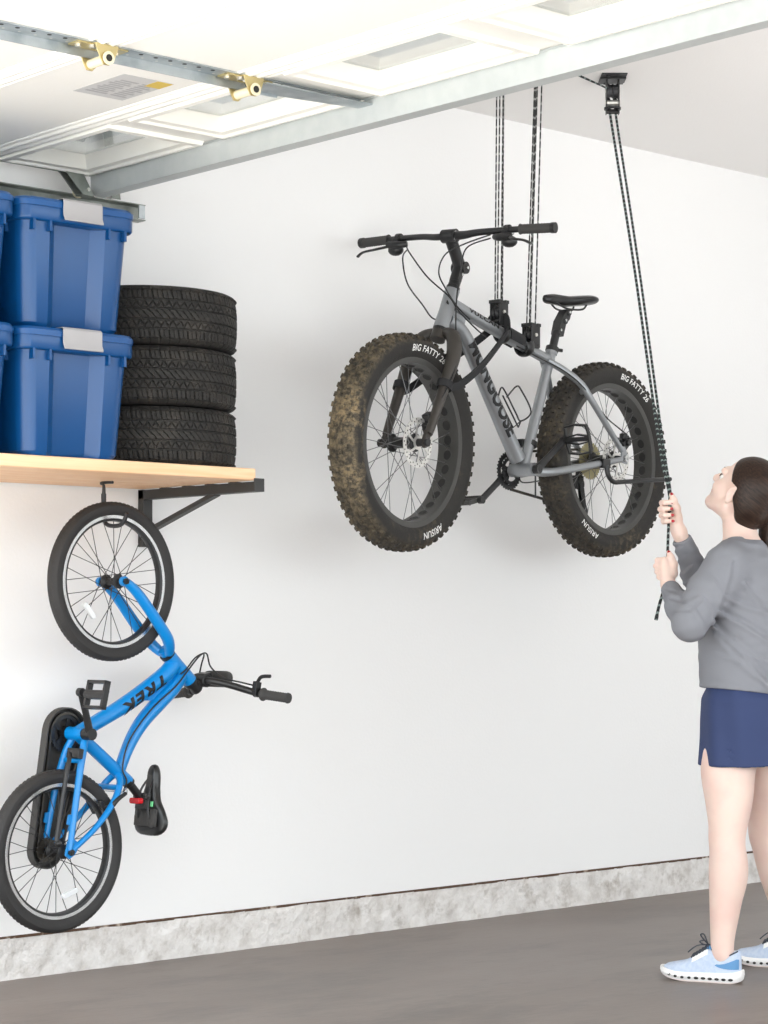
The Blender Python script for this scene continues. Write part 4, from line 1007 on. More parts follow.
def ceil_mount(x, y, label, rz=0.0, low=False):
    root = empty('ceiling_pulley', M=Matrix.Translation((x, y, ZC)) @ Matrix.Rotation(rz, 4, 'Z'))
    tag(root, label, 'pulley')
    q = 0.42 if low else 1.0
    MB().box((-0.075*q, -0.045*q, -0.004), (0.075*q, 0.045*q, 0.0)).box((-0.03*q, -0.045*q, -0.010*q), (0.03*q, 0.045*q, -0.004)).build('plate', M_plate, root, bevel=0.001)
    if low:   # flat guide plate with a low roller
        for s in (-1, 1): MB().box((-0.026, s*0.017 - 0.0015, -0.011), (0.026, s*0.017 + 0.0015, -0.003)).build('cheek', M_plate, root, bevel=0.001)
        MB().cyl((0, -0.018, -0.008), (0, 0.018, -0.008), 0.004, 14).build('sheave', M_sheave, root)
        return root
    for s in (-1, 1):
        MB().prism([(-0.024, -0.004), (0.024, -0.004), (0.024, -0.062), (0.012, -0.078), (-0.012, -0.078), (-0.024, -0.062)], s*0.021 - 0.002, s*0.021 + 0.002).build('cheek', M_plate, root, bevel=0.001)
        MB().cyl((s*0.055, 0.02, -0.009), (s*0.055, 0.02, -0.004), 0.007, 6).build('screw', M_blkm, root)
    MB().lathe([(0.006, -0.018), (0.026, -0.018), (0.022, -0.010), (0.022, -0.004), (0.026, 0.0), (0.022, 0.004), (0.022, 0.010), (0.026, 0.018), (0.006, 0.018)], 24, M=Matrix.Translation((0, 0, -0.046))).build('sheave', M_sheave, root)
    MB().cyl((0, -0.026, -0.046), (0, 0.026, -0.046), 0.006, 10).build('pin', M_bolt, root)
    return root
cp = ceil_mount(5.662, -0.690, 'black pulley bracket on the ceiling above the pull rope', math.radians(48))
# lower guide eye under the main ceiling pulley
k = MB()
for s in (-1, 1): k.prism([(-0.016, -0.070), (0.016, -0.070), (0.016, -0.128), (-0.016, -0.128)], s*0.022 - 0.0015, s*0.022 + 0.0015)
k.cyl((0, -0.026, -0.088), (0, 0.026, -0.088), 0.010, 14, 1); k.cyl((0, -0.024, -0.120), (0, 0.024, -0.120), 0.007, 12)
k.lathe([(0.020, -0.112), (0.030, -0.112), (0.030, -0.104), (0.020, -0.104)], 20, axis='Z', closed=True)
k.build('rope_guide', [M_plate, M_bolt], cp, bevel=0.001)
PA, PB = Vector((5.346, -0.440, 2.205)), Vector((5.531, -0.418, 2.143))
ca = ceil_mount(5.314, -0.485, 'ceiling pulley hidden behind the door strut over the bike handlebar end', 0.12, True); ca['label'] = 'ceiling pulley over the front hoist block, behind the garage door strut'
cb = ceil_mount(5.495, -0.480, '', 0.12, True); cb['label'] = 'ceiling pulley over the hoist block nearer the saddle, behind the door strut'
for c in (ca, cb): c['group'] = 'lifting pulleys on the ceiling'
def block(P, label):
    root = empty('pulley_block', M=Matrix.Translation(P) @ MF)
    tag(root, label, 'pulley', 'pulley blocks on the hoisted bicycle')
    for s in (-1, 1):
        MB().prism(rrect(0.050, 0.088, 0.008), s*0.020 - 0.002, s*0.020 + 0.002).build('cheek', M_plate, root, bevel=0.001)
    MB().box((-0.028, -0.024, 0.034), (-0.008, 0.024, 0.046)).box((0.008, -0.024, 0.034), (0.028, 0.024, 0.046)).build('spacer', M_plate, root, bevel=0.001)
    MB().lathe([(0.005, -0.017), (0.023, -0.017), (0.019, -0.009), (0.023, 0.0), (0.019, 0.009), (0.023, 0.017), (0.005, 0.017)], 24, M=Matrix.Translation((0, 0, 0.004))).build('sheave', M_sheave, root)
    for x, z in ((0.0, 0.004),): MB().cyl((x, -0.026, z), (x, 0.026, z), 0.0065, 12).build('pin', M_bolt, root)
    MB().cyl((-0.014, -0.024, -0.030), (-0.014, 0.024, -0.030), 0.004, 10).cyl((0.014, -0.024, -0.030), (0.014, 0.024, -0.030), 0.004, 10).build('rivet', M_plate, root)
    return root
ba = block(PA, 'pulley block on the grey top tube nearest the handlebar stem')
bb_ = block(PB, 'pulley block on the grey top tube nearest the saddle')
# rubber coated hook of the rear block, curling under the top tube
def local(u, v, w): return MF @ (fp(u, v, w)) + base
def build_w(mb, name, m, parent=None, bevel=0):
    o = mb.build(name, m, bevel=bevel)
    if parent is not None:
        o.parent = parent; o.matrix_parent_inverse = parent.matrix_world.inverted()
    return o
bpy.context.view_layer.update()
def tt(u): return np.interp(u, [0.325, 0.55, 0.76, 0.905], [0.338, 0.393, 0.447, 0.487])
k = MB()
def under(u0, r, a0, a1, n=14): return [local(u0 + 0.25*r*math.sin(a), tt(u0) + r*math.sin(a), r*math.cos(a)) for a in np.linspace(a0, a1, n)]
pth = [local(0.455, 0.392, 0.0), local(0.468, 0.412, -0.020)] + under(0.485, 0.0285, math.radians(160), math.radians(385), 18)
k.tube(pth, 0.0085, 10, sy=2.6, up=tuple((uF*0.97 - Vector((0, 0, 0.24)))))
build_w(k, 'hook', M_blkg, bb_)
k = MB()
pth = [local(0.627, 0.440, 0.0), local(0.625, 0.438, -0.02)] + under(0.615, 0.0285, math.radians(160), math.radians(385), 18)
k.tube(pth, 0.0075, 10, sy=1.8, up=tuple((uF*0.97 - Vector((0, 0, 0.24)))))
build_w(k, 'hook', M_blkg, ba)
# foam sleeve over the top tube between the blocks
k = MB(); rings = []
for u in np.linspace(0.602, 0.520, 8):
    r1 = 0.0245; r2 = 0.036
    arc = np.linspace(math.radians(-25), math.radians(205), 16)
    rings.append([local(u, tt(u) + r2*math.sin(a) + 0.0, r2*math.cos(a)) for a in arc] + [local(u, tt(u) + r1*math.sin(a), r1*math.cos(a)) for a in reversed(arc)])
k.loft(rings)
fo = build_w(k, 'foam_sleeve', M_strap); tag(fo, 'black foam sleeve over the grey top tube between two pulley blocks', 'sleeve')
# strap from front block round the fork so that the wheel cannot swing
k = MB(); A = [local(0.628, 0.418, 0.036), local(0.70, 0.372, 0.066), local(0.86, 0.262, 0.100), local(0.985, 0.190, 0.108), local(1.028, 0.182, 0.100)]
k.sweep(cr(A, 6), 0.006, 0.026, (0.2, -0.1, 1))
B = [local(0.640, 0.420, -0.034), local(0.72, 0.365, -0.050), local(0.88, 0.262, -0.090), local(0.99, 0.192, -0.112), local(1.040, 0.180, -0.104)]
k.sweep(cr(B, 6), 0.006, 0.026, (0.2, -0.1, 1))
k.sweep(cr([local(0.628, 0.418, 0.036), local(0.630, 0.462, 0.030), local(0.634, 0.472, 0.0), local(0.637, 0.462, -0.030), local(0.640, 0.420, -0.034)], 6), 0.026, 0.005, lambda i: (0.02*(0), 0.3, 1) if False else tuple(uF))
for s in (1, -1):   # band buckled tightly round each fork leg
    c = MF @ (STEER @ fp(1.040, 0.206, s*0.0895)) + base; q = MF @ (STEER @ fp(1.075, 0.132, s*0.0885)) + base; ax_ = (q - c).normalized(); c = c + ax_*0.018
    u1 = ax_.orthogonal().normalized(); u2 = ax_.cross(u1)
    rg = lambda r, h: [c + ax_*h + r*(math.cos(t)*u1 + math.sin(t)*u2) for t in np.linspace(0, 2*PI, 21)[:-1]]
    k.loft([rg(0.0245, -0.013), rg(0.0285, -0.013), rg(0.0280, 0.013), rg(0.0240, 0.013)], closed=True)
sx = build_w(k, 'strap', M_strap); tag(sx, 'black webbing strap from the front pulley block down to the fork legs', 'strap')
# lifting ropes: each block hangs on one rope reeved up and down between block and ceiling
def reeve(P, xs, label, r, tx=0.0, ty=0.0):
    k = MB(); z1 = P.z + 0.024; z0 = ZC - 0.018
    n = len(xs)
    for i, (xb, xt, yy) in enumerate(xs):
        k.tube([(P.x + xb, P.y + yy, z1 - 0.012), (P.x + (xb + xt + tx)/2, P.y + yy + ty/2, (z1 + z0)/2), (P.x + xt + tx, P.y + yy + ty, z0 + 0.01)], r[i] if hasattr(r, '__len__') else r, 8)
    # bights round the sheaves join the runs into one rope
    for i in range(n - 1):
        a, b = xs[i], xs[i + 1]; top = i % 2 == 0; q = 1 if top else 0
        zz = z0 + 0.01 if top else z1 - 0.012; off = 0.006 if top else -0.010; dx, dy = (tx, ty) if top else (0, 0)
        k.tube(cr([(P.x + a[q] + dx, P.y + a[2] + dy, zz), (P.x + (a[q] + b[q])/2 + dx, P.y + (a[2] + b[2])/2 + dy, zz + off), (P.x + b[q] + dx, P.y + b[2] + dy, zz)], 4), 0.0026, 8)
    o = build_w(k, 'lifting_rope', M_rope); tag(o, label, 'rope', 'ropes that lift the grey bicycle'); return o
reeve(PA, [(-0.020, -0.022, 0.0), (-0.004, -0.002, 0.004), (0.006, 0.006, -0.004), (0.016, 0.012, 0.0)], 'flecked black rope from the ceiling to the pulley block nearest the stem', 0.0026, -0.034, -0.045)
reeve(PB, [(-0.024, -0.010, 0.0), (-0.013, -0.007, -0.003), (-0.002, 0.008, 0.004), (0.020, 0.026, 0.0)], 'flecked black rope from the ceiling to the pulley block nearest the saddle', 0.0026, -0.036, -0.062)
# pull rope: two falls from the ceiling pulley to the hands, then a loose tail
GR1, GR2 = at(669, 512, 6.885), at(667, 567, 6.83)
top = Vector((5.662, -0.690, ZC - 0.075))
k = MB()
ax = RT
k.tube(cr([top - RT*0.012, top - RT*0.009 + V(0, 0, -0.05), (top*0.5 + at(660, 440, 6.95)*0.5) - RT*0.006, at(660, 440, 6.95) - RT*0.004, GR1 + V(0, 0, 0.06), GR1, at(668, 540, 6.86), GR2, at(664, 588, 6.80), at(659, 606, 6.79), at(656, 620, 6.785)], 8), [0.0046]*60 + [0.0052]*20 + [0.0062]*4, 10)
k.tube(cr([top + RT*0.012, top + RT*0.011 + V(0, 0, -0.05), (top*0.5 + at(660, 440, 6.95)*0.5) + RT*0.010, at(660, 440, 6.95) + RT*0.008, GR1 + V(0, 0, 0.07) + RT*0.004, GR1 + RT*0.004], 8), 0.0042, 10)
# run along the ceiling towards the lifting pulleys
k.tube([top + V(0, 0, 0.03), Vector((5.32, -0.715, ZC - 0.008)), Vector((5.30, -0.70, ZC - 0.008)), Vector((5.325, -0.525, ZC - 0.010))], 0.0032, 8); k.tube([top + V(0.01, 0.012, 0.036), Vector((5.34, -0.700, ZC - 0.008)), Vector((5.36, -0.69, ZC - 0.008)), Vector((5.500, -0.520, ZC - 0.010))], 0.0032, 8)
pr = build_w(k, 'pull_rope', M_rope2); tag(pr, 'long black and pale flecked pull rope running from ceiling pulley into the hands', 'rope')
# ------------------------------------------------------------------ person pulling the rope
# the figure is modelled as one smooth-blended solid and meshed with surface nets
class Solid:
    def __init__(s, lo, hi, h):
        s.lo = np.array(lo, np.float32); s.h = h
        s.n = np.ceil((np.array(hi) - np.array(lo))/h).astype(int) + 1
        s.d = np.full(tuple(s.n), 1.0, np.float32)
        s.ax = [s.lo[i] + h*np.arange(s.n[i], dtype=np.float32) for i in range(3)]
    def sl(s, lo, hi):
        a = np.maximum(np.floor((np.array(lo) - s.lo)/s.h).astype(int), 0); b = np.minimum(np.ceil((np.array(hi) - s.lo)/s.h).astype(int) + 1, s.n)
        return tuple(slice(int(a[i]), int(max(b[i], a[i]))) for i in range(3))
    def grid(s, sl): return s.ax[0][sl[0]][:, None, None], s.ax[1][sl[1]][None, :, None], s.ax[2][sl[2]][None, None, :]
    def put(s, sl, e, k, op='u'):
        d = s.d[sl]
        if op == 'u':
            h = np.maximum(k - np.abs(d - e), 0)/k; s.d[sl] = np.minimum(d, e) - h*h*k/4
        else:
            e = -e; h = np.maximum(k - np.abs(d - e), 0)/k; s.d[sl] = np.maximum(d, e) + h*h*k/4
    def cone(s, a, b, ra, rb, k=0.01, op='u'):
        a = np.array(a, np.float32); b = np.array(b, np.float32); m = max(ra, rb) + k + 0.004
        sl = s.sl(np.minimum(a, b) - m, np.maximum(a, b) + m)
        x, y, z = s.grid(sl); v = b - a; L = float(v @ v) + 1e-9
        t = np.clip(((x - a[0])*v[0] + (y - a[1])*v[1] + (z - a[2])*v[2])/L, 0, 1)
        e = np.sqrt((x - a[0] - t*v[0])**2 + (y - a[1] - t*v[1])**2 + (z - a[2] - t*v[2])**2) - (ra + (rb - ra)*t)
        s.put(sl, e.astype(np.float32), k, op)
    def chain(s, pts, rs, k=0.01, fine=0):
        if fine:
            q = cr([tuple(p) for p in pts], fine); rs = crv(rs, fine); pts = [np.array(p) for p in q]
        for i in range(len(pts) - 1): s.cone(pts[i], pts[i+1], rs[i], rs[i+1], k)
    def ell(s, c, rad, k=0.01, R=None, op='u'):
        c = np.array(c, np.float32); rad = np.array(rad, np.float32); m = float(rad.max()) + k + 0.004
        sl = s.sl(c - m, c + m); x, y, z = s.grid(sl); x = x - c[0]; y = y - c[1]; z = z - c[2]
        R = np.eye(3) if R is None else np.array(R)
        p = [(R[i][0]*x + R[i][1]*y + R[i][2]*z) for i in range(3)]
        k0 = np.sqrt(sum((p[i]/rad[i])**2 for i in range(3))); k1 = np.sqrt(sum((p[i]/rad[i]**2)**2 for i in range(3))) + 1e-6
        s.put(sl, (k0*(k0 - 1)/k1).astype(np.float32), k, op)
    def stack(s, secs, u, w, k=0.02, op='u', fold=None):
        """secs: (z, cx, cy, a along u, b along w); horizontal ellipses blended along z"""
        secs = sorted(secs); zs = np.array([q[0] for q in secs]); m = max(max(q[3], q[4]) for q in secs) + 0.03
        cx = np.array([q[1] for q in secs]); cy = np.array([q[2] for q in secs])
        sl = s.sl((cx.min() - m, cy.min() - m, zs[0] - 0.02), (cx.max() + m, cy.max() + m, zs[-1] + 0.02))
        x, y, z = s.grid(sl); zz = np.clip(z, zs[0], zs[-1])
        def ip(i):
            v = np.array([q[i] for q in secs]); zf = zz.ravel(); idx = np.clip(np.searchsorted(zs, zf, side='right') - 1, 0, len(zs) - 2)
            t = (zf - zs[idx])/(zs[idx+1] - zs[idx]); t = t*t*(3 - 2*t)*0.6 + t*0.4
            return (v[idx] + (v[idx+1] - v[idx])*t)[None, None, :].astype(np.float32)
        X = x - ip(1); Y = y - ip(2); A = ip(3); B = ip(4)
        p = X*u[0] + Y*u[1]; q = X*w[0] + Y*w[1]
        k0 = np.sqrt((p/A)**2 + (q/B)**2); k1 = np.sqrt((p/A**2)**2 + (q/B**2)**2) + 1e-6
        e = k0*(k0 - 1)/k1
        e = np.maximum(e, np.maximum(zs[0] - z, z - zs[-1]))
        s.put(sl, e.astype(np.float32), k, op)
    def warp(s, fn, lo=None, hi=None):
        sl = s.sl(s.lo if lo is None else lo, (s.lo + s.n*s.h) if hi is None else hi); s.d[sl] += fn(*s.grid(sl)).astype(np.float32)
    def mesh(s):
        d = s.d; ins = d < 0; n = d.shape
        acc = np.zeros(tuple(k - 1 for k in n) + (3,), np.float32); cnt = np.zeros(tuple(k - 1 for k in n), np.uint8)
        any_ = np.zeros(tuple(k - 1 for k in n), bool)
        quads = []
        c = [slice(0, -1), slice(1, None)]
        mix = ins[:-1, :-1, :-1].copy(); al = mix.copy()
        for i in (0, 1):
            for j in (0, 1):
                for k in (0, 1):
                    q = ins[c[i], c[j], c[k]]; mix |= q; al &= q
        cells = np.argwhere(mix & ~al)
        idx = np.full(mix.shape, -1, np.int32); idx[tuple(cells.T)] = np.arange(len(cells))
        pos = np.zeros((len(cells), 3)); num = np.zeros(len(cells))
        I, J, K = cells.T
        for (o1, o2) in [((0,0,0),(1,0,0)),((0,1,0),(1,1,0)),((0,0,1),(1,0,1)),((0,1,1),(1,1,1)),((0,0,0),(0,1,0)),((1,0,0),(1,1,0)),((0,0,1),(0,1,1)),((1,0,1),(1,1,1)),((0,0,0),(0,0,1)),((1,0,0),(1,0,1)),((0,1,0),(0,1,1)),((1,1,0),(1,1,1))]:
            a = d[I + o1[0], J + o1[1], K + o1[2]]; b = d[I + o2[0], J + o2[1], K + o2[2]]
            cr_ = (a < 0) != (b < 0); t = np.where(cr_, a/np.where(cr_, a - b, 1), 0)
            for ax in range(3): pos[:, ax] += np.where(cr_, o1[ax] + t*(o2[ax] - o1[ax]), 0)
            num += cr_
        pos = pos/num[:, None] + cells
        V_ = s.lo + pos*s.h
        for ax in range(3):
            sh = [slice(None)]*3; sh2 = [slice(None)]*3; sh[ax] = slice(0, -1); sh2[ax] = slice(1, None)
            e = np.argwhere(ins[tuple(sh)] != ins[tuple(sh2)])
            o = [q for q in range(3) if q != ax]
            e = e[(e[:, o[0]] > 0) & (e[:, o[1]] > 0) & (e[:, o[0]] < n[o[0]] - 1) & (e[:, o[1]] < n[o[1]] - 1)]
            f = []
            for (p, q) in ((0, 0), (1, 0), (1, 1), (0, 1)):
                g = e.copy(); g[:, o[0]] -= p; g[:, o[1]] -= q; f.append(idx[g[:, 0], g[:, 1], g[:, 2]])
            F_ = np.stack(f, 1); neg = ins[e[:, 0], e[:, 1], e[:, 2]]
            if ax == 1: neg = ~neg
            F_[neg] = F_[neg][:, ::-1]
            quads.append(F_)
        return V_, np.concatenate(quads)
    def build(s, name, m, parent, smooth_it=2, decimate=None):
        v, f = s.mesh()
        # light Laplacian relaxation of the stair steps
        for _ in range(smooth_it):
            acc = np.zeros_like(v); c = np.zeros(len(v))
            for a, b in ((0, 1), (1, 2), (2, 3), (3, 0)):
                np.add.at(acc, f[:, a], v[f[:, b]]); np.add.at(c, f[:, a], 1); np.add.at(acc, f[:, b], v[f[:, a]]); np.add.at(c, f[:, b], 1)
            v = v*0.5 + 0.5*acc/np.maximum(c, 1)[:, None]
        me = bpy.data.meshes.new(name); me.from_pydata(v.tolist(), [], f.tolist()); me.materials.append(m)
        me.polygons.foreach_set('use_smooth', [True]*len(me.polygons))
        bm = bmesh.new(); bm.from_mesh(me); bmesh.ops.recalc_face_normals(bm, faces=bm.faces); bm.to_mesh(me); bm.free(); me.update()
        o = bpy.data.objects.new(name, me); COL.objects.link(o); o.parent = parent; return o

R0, F0 = 6.75*(738 - 384)/F_PX, 6.75
def Q(px, py, d): return np.array((d*(px - 384)/F_PX - R0, d - F0, 1.12 + d*(622 - py)/F_PX))
PM = Matrix((RT, FW, Vector((0, 0, 1)))).transposed().to_4x4()
POS = CAM + RT*R0 + FW*F0; POS.z = 0
person = empty('person', M=Matrix.Translation(POS) @ PM)
tag(person, 'woman in grey long sleeve top and navy shorts pulling the rope', 'person')
def skin_mat(name, rgb):
    m = mat(name, rgb, 0.5, spot=((rgb[0] - 6, rgb[1] - 14, rgb[2] - 12), 9, 0.45, 0.75)); b = m.node_tree.nodes['Principled BSDF']
    b.inputs['Subsurface Weight'].default_value = 0.12; b.inputs['Subsurface Radius'].default_value = (0.012, 0.005, 0.003); b.inputs['Subsurface Scale'].default_value = 0.6
    return m
M_skin = skin_mat('light_skin', (228, 201, 188))
M_top = mat('heather_grey_jersey', (131, 132, 138), 0.9, bump=(600, 0.10))
M_navy = mat('navy_woven_fabric', (44, 58, 98), 0.75, bump=(420, 0.1))
M_nail = mat('red_nail_polish', (168, 20, 34), 0.2, coat=0.5)
M_lip = mat('lips', (206, 128, 118), 0.4)
M_eye = mat('eye_white', (236, 232, 228), 0.2)
M_iris = mat('brown_iris', (58, 38, 26), 0.2)
phi = math.radians(25)
fwv = np.array((-math.cos(phi), math.sin(phi), 0.0)); lfv = np.array((-math.sin(phi), -math.cos(phi), 0.0))   # facing, her left
U2, W2 = fwv[:2], lfv[:2]
Zv = np.array((0, 0, 1.0))

# --- joints
shL, elL, wrL = Q(726, 566, 6.665), Q(690, 624, 6.60), Q(668.5, 586, 6.815)
shR, elR, wrR = Q(757, 562, 6.93), Q(709, 606, 7.01), Q(680, 534, 6.905)
hipL, hipR = Q(737, 722, 6.745), Q(759, 718, 6.86)
legL = [hipL, Q(728.5, 765, 6.725), Q(729, 800, 6.695), Q(727.5, 838, 6.675), Q(728, 872, 6.675), Q(725, 908, 6.672), Q(722.5, 938, 6.668), Q(722.5, 956, 6.667)]
rL = [0.088, 0.0845, 0.072, 0.0535, 0.0575, 0.0460, 0.0355, 0.032]
legR = [hipR, Q(768, 765, 6.88), Q(768, 798, 6.895), Q(767, 834, 6.91), Q(776, 868, 6.925), Q(784, 902, 6.935), Q(790, 930, 6.94), Q(793, 948, 6.94)]
pel = Q(747, 706, 6.80); wst = Q(745, 655, 6.80); chs = Q(743, 596, 6.80); nkb = Q(742, 546, 6.80)

# --- head frame
tilt = math.radians(40)
yaw = math.radians(42); fh = np.array((-math.cos(yaw), math.sin(yaw), 0.0)); lh = np.array((-math.sin(yaw), -math.cos(yaw), 0.0))
hx = math.cos(tilt)*fh + math.sin(tilt)*Zv; hz = math.cos(tilt)*Zv - math.sin(tilt)*fh; hy = lh
HC = Q(746.5, 490, 6.80)
HR = np.array((hx, hy, hz))
def hd_(x, y, z): return HC + x*hx + y*hy + z*hz

B = Solid((-0.36, -0.36, 0.0), (0.36, 0.42, 1.68), 0.0032)
# legs
B.chain(legL, rL, 0.006, 7); B.chain(legR, rL, 0.006, 7)
for k_, (lg, s) in enumerate(((legL, 1), (legR, -1))):
    B.ell(lg[4] - 0.018*fwv + (0, 0, 0.005), (0.038, 0.042, 0.085), 0.02)       # calf
    B.ell(lg[3] + 0.022*fwv, (0.028, 0.032, 0.040), 0.025)                        # knee cap
# torso
B.ell(pel, (0.110, 0.165, 0.125), 0.05, np.array((fwv, lfv, Zv)))
B.ell(wst, (0.090, 0.130, 0.14), 0.06, np.array((fwv, lfv, Zv)))
B.ell(chs, (0.098, 0.138, 0.15), 0.06, np.array((fwv, lfv, Zv)))
for s in (1, -1): B.ell(chs + 0.075*fwv + s*0.065*lfv + (0, 0, -0.005), (0.042, 0.056, 0.058), 0.04, np.array((fwv, lfv, Zv)))
B.cone(shL, nkb + (0, 0, -0.02), 0.048, 0.052, 0.05); B.cone(shR, nkb + (0, 0, -0.02), 0.048, 0.052, 0.05)
# arms
B.chain([shL, elL, elL*0.45 + wrL*0.55, wrL*0.85 + elL*0.15, wrL], [0.044, 0.034, 0.030, 0.0225, 0.0235], 0.01)
B.chain([shR, elR, elR*0.45 + wrR*0.55, wrR*0.85 + elR*0.15, wrR], [0.044, 0.034, 0.030, 0.0225, 0.0235], 0.01)
# neck and head
nk0, nk1 = nkb + (0, 0, -0.01), hd_(-0.020, 0, -0.075)
B.chain([nk0, nk0*0.4 + nk1*0.6, nk1], [0.054, 0.0455, 0.047], 0.03)
B.ell(hd_(-0.010, 0, 0.020), (0.097, 0.074, 0.088), 0.02, HR)
B.ell(hd_(0.030, 0, -0.045), (0.062, 0.058, 0.072), 0.03, HR)           # face mass
B.cone(hd_(0.000, 0.046, -0.070), hd_(0.072, 0.012, -0.106), 0.022, 0.017, 0.03); B.cone(hd_(0.000, -0.046, -0.070), hd_(0.072, -0.012, -0.106), 0.022, 0.017, 0.03)   # jaw
B.ell(hd_(0.080, 0, -0.106), (0.017, 0.020, 0.015), 0.018, HR)          # chin
B.cone(hd_(0.086, 0, 0.002), hd_(0.114, 0, -0.036), 0.0085, 0.0105, 0.012); B.ell(hd_(0.108, 0, -0.042), (0.013, 0.016, 0.009), 0.009, HR)   # nose
B.ell(hd_(0.088, 0, -0.070), (0.012, 0.022, 0.007), 0.008, HR); B.ell(hd_(0.086, 0, -0.082), (0.012, 0.020, 0.0075), 0.008, HR)        # lips
B.cone(hd_(0.082, 0.038, 0.010), hd_(0.090, 0.010, 0.012), 0.012, 0.011, 0.014); B.cone(hd_(0.082, -0.038, 0.010), hd_(0.090, -0.010, 0.012), 0.012, 0.011, 0.014)   # brow
for s in (1, -1):
    B.ell(hd_(0.086, s*0.033, -0.012), (0.014, 0.017, 0.011), 0.012, HR, 's')                 # eye sockets
    B.ell(hd_(0.058, s*0.044, -0.040), (0.026, 0.020, 0.020), 0.025, HR)                      # cheeks
    e0 = hd_(-0.004, s*0.074, -0.018); ER = np.array((0.9*hx + 0.25*hz, hy + 0*hx, hz*0.97 - 0.25*hx))
    B.ell(e0, (0.017, 0.007, 0.030), 0.006, np.array((hx, hy - 0.3*s*hx, hz)))                 # ear
    B.ell(e0 + s*0.007*hy + 0.003*hx, (0.009, 0.006, 0.016), 0.005, HR, 's')
    B.ell(e0 - 0.026*hz + 0.002*hx, (0.009, 0.006, 0.009), 0.006, HR)
# hands: palms, four unequal fingers each and a thumb, closed round the rope
G1 = np.array(Q(669, 512, 6.885)); G2 = np.array(Q(667, 567, 6.83))
nails = []
def hand(G, W, side, mcp, pip, dip, tip, zs, thumb, lens):
    """side +1: palm behind the rope (seen from the front), -1: palm in front"""
    for i, z in enumerate(zs):
        M0 = G + np.array((mcp[0] + 0.003*abs(i - 1), mcp[1], z)); L = lens[i]
        P0 = M0 + (np.array(pip) - np.array(mcp))*L + (0, 0, -0.001*i); D0 = P0 + (np.array(dip) - np.array(pip))*L; T0 = D0 + (np.array(tip) - np.array(dip))*L
        B.cone(W + (0, 0, (z - np.mean(zs))*0.45), M0, 0.0165, 0.0112, 0.014)
        B.chain([M0, P0, D0, T0], [0.0106, 0.0094, 0.0086, 0.0072], 0.0035)
        out = (D0 - G); nrm = np.array((0, -side, 0.0)); t = (T0 - D0)/np.linalg.norm(T0 - D0)
        nails.append((T0 + t*0.001 + nrm*0.0058, t, nrm))
    for a in range(len(thumb) - 1):
        B.cone(G + thumb[a], G + thumb[a+1], (0.0155, 0.0125, 0.0105)[a], (0.0125, 0.0105, 0.0082)[a], 0.008)
    t = np.array(thumb[-1]) - np.array(thumb[-2]); t /= np.linalg.norm(t)
    nails.append((G + np.array(thumb[-1]) + t*0.001 + np.array((0.0, -0.0064, 0.0)), t, np.array((0, -1.0, 0))))
hand(G1, wrR + (0, 0, 0.004), 1, (-0.001, 0.021, 0), (-0.026, 0.007, 0), (-0.019, -0.015, 0), (0.004, -0.017, 0), (0.030, 0.0105, -0.009, -0.027), [np.array(q) for q in ((0.030, 0.012, -0.022), (0.024, -0.004, 0.012), (0.014, -0.013, 0.036), (0.007, -0.011, 0.055))], (0.96, 1.04, 1.0, 0.84))
hand(G2, wrL + (0, 0, 0.002), -1, (-0.014, -0.019, 0), (-0.034, -0.001, 0), (-0.021, 0.018, 0), (0.002, 0.018, 0), (0.021, 0.004, -0.013, -0.029), [np.array(q) for q in ((0.018, -0.014, -0.022), (0.019, -0.016, 0.008), (0.011, -0.017, 0.030), (0.004, -0.012, 0.046))], (0.96, 1.04, 1.0, 0.84))
B.ell(G1 + (0.022, 0.018, -0.016), (0.020, 0.014, 0.034), 0.012); B.ell(G2 + (0.002, -0.018, -0.010), (0.020, 0.013, 0.030), 0.012)
body = B.build('body', M_skin, person)
del B
for p, t, nrm in nails:
    t = Vector(t); nn = Vector(nrm); nn = (nn - t*nn.dot(t)).normalized(); x = t.cross(nn)
    MB().sphere((0, 0, 0), (0.0050, 0.0065, 0.0020), 10, M=Matrix.Translation(Vector(p)) @ Matrix((x, t, nn)).transposed().to_4x4()).build('fingernail', M_nail, body)
for s in (1, -1):
    e = MB(); e.sphere(tuple(hd_(0.0745, s*0.033, -0.012)), 0.0125, 16); eo = e.build('eye', M_eye, body)
    MB().sphere(tuple(hd_(0.0838, s*0.0335, -0.010)), 0.0048, 12).build('iris', M_iris, body)
    k = MB(); k.tube(cr([tuple(hd_(0.0975, s*0.014, 0.010)), tuple(hd_(0.0935, s*0.030, 0.016)), tuple(hd_(0.081, s*0.047, 0.011))], 5), [0.0018, 0.0028, 0.0014], 8); k.build('eyebrow', mat('brown_brow', (62, 42, 32), 0.8), body)
    k = MB(); k.tube(cr([tuple(hd_(0.0865, s*0.022, -0.010)), tuple(hd_(0.0895, s*0.034, -0.0055)), tuple(hd_(0.0835, s*0.046, -0.010))], 4), 0.0014, 6); k.build('eyelash', M_iris, body)
k = MB(); k.tube(cr([tuple(hd_(0.086, 0.021, -0.0755)), tuple(hd_(0.0975, 0.008, -0.0735)), tuple(hd_(0.0975, -0.008, -0.0735)), tuple(hd_(0.086, -0.021, -0.0755))], 5), [0.002, 0.0042, 0.002], 8); k.build('lips', M_lip, body)

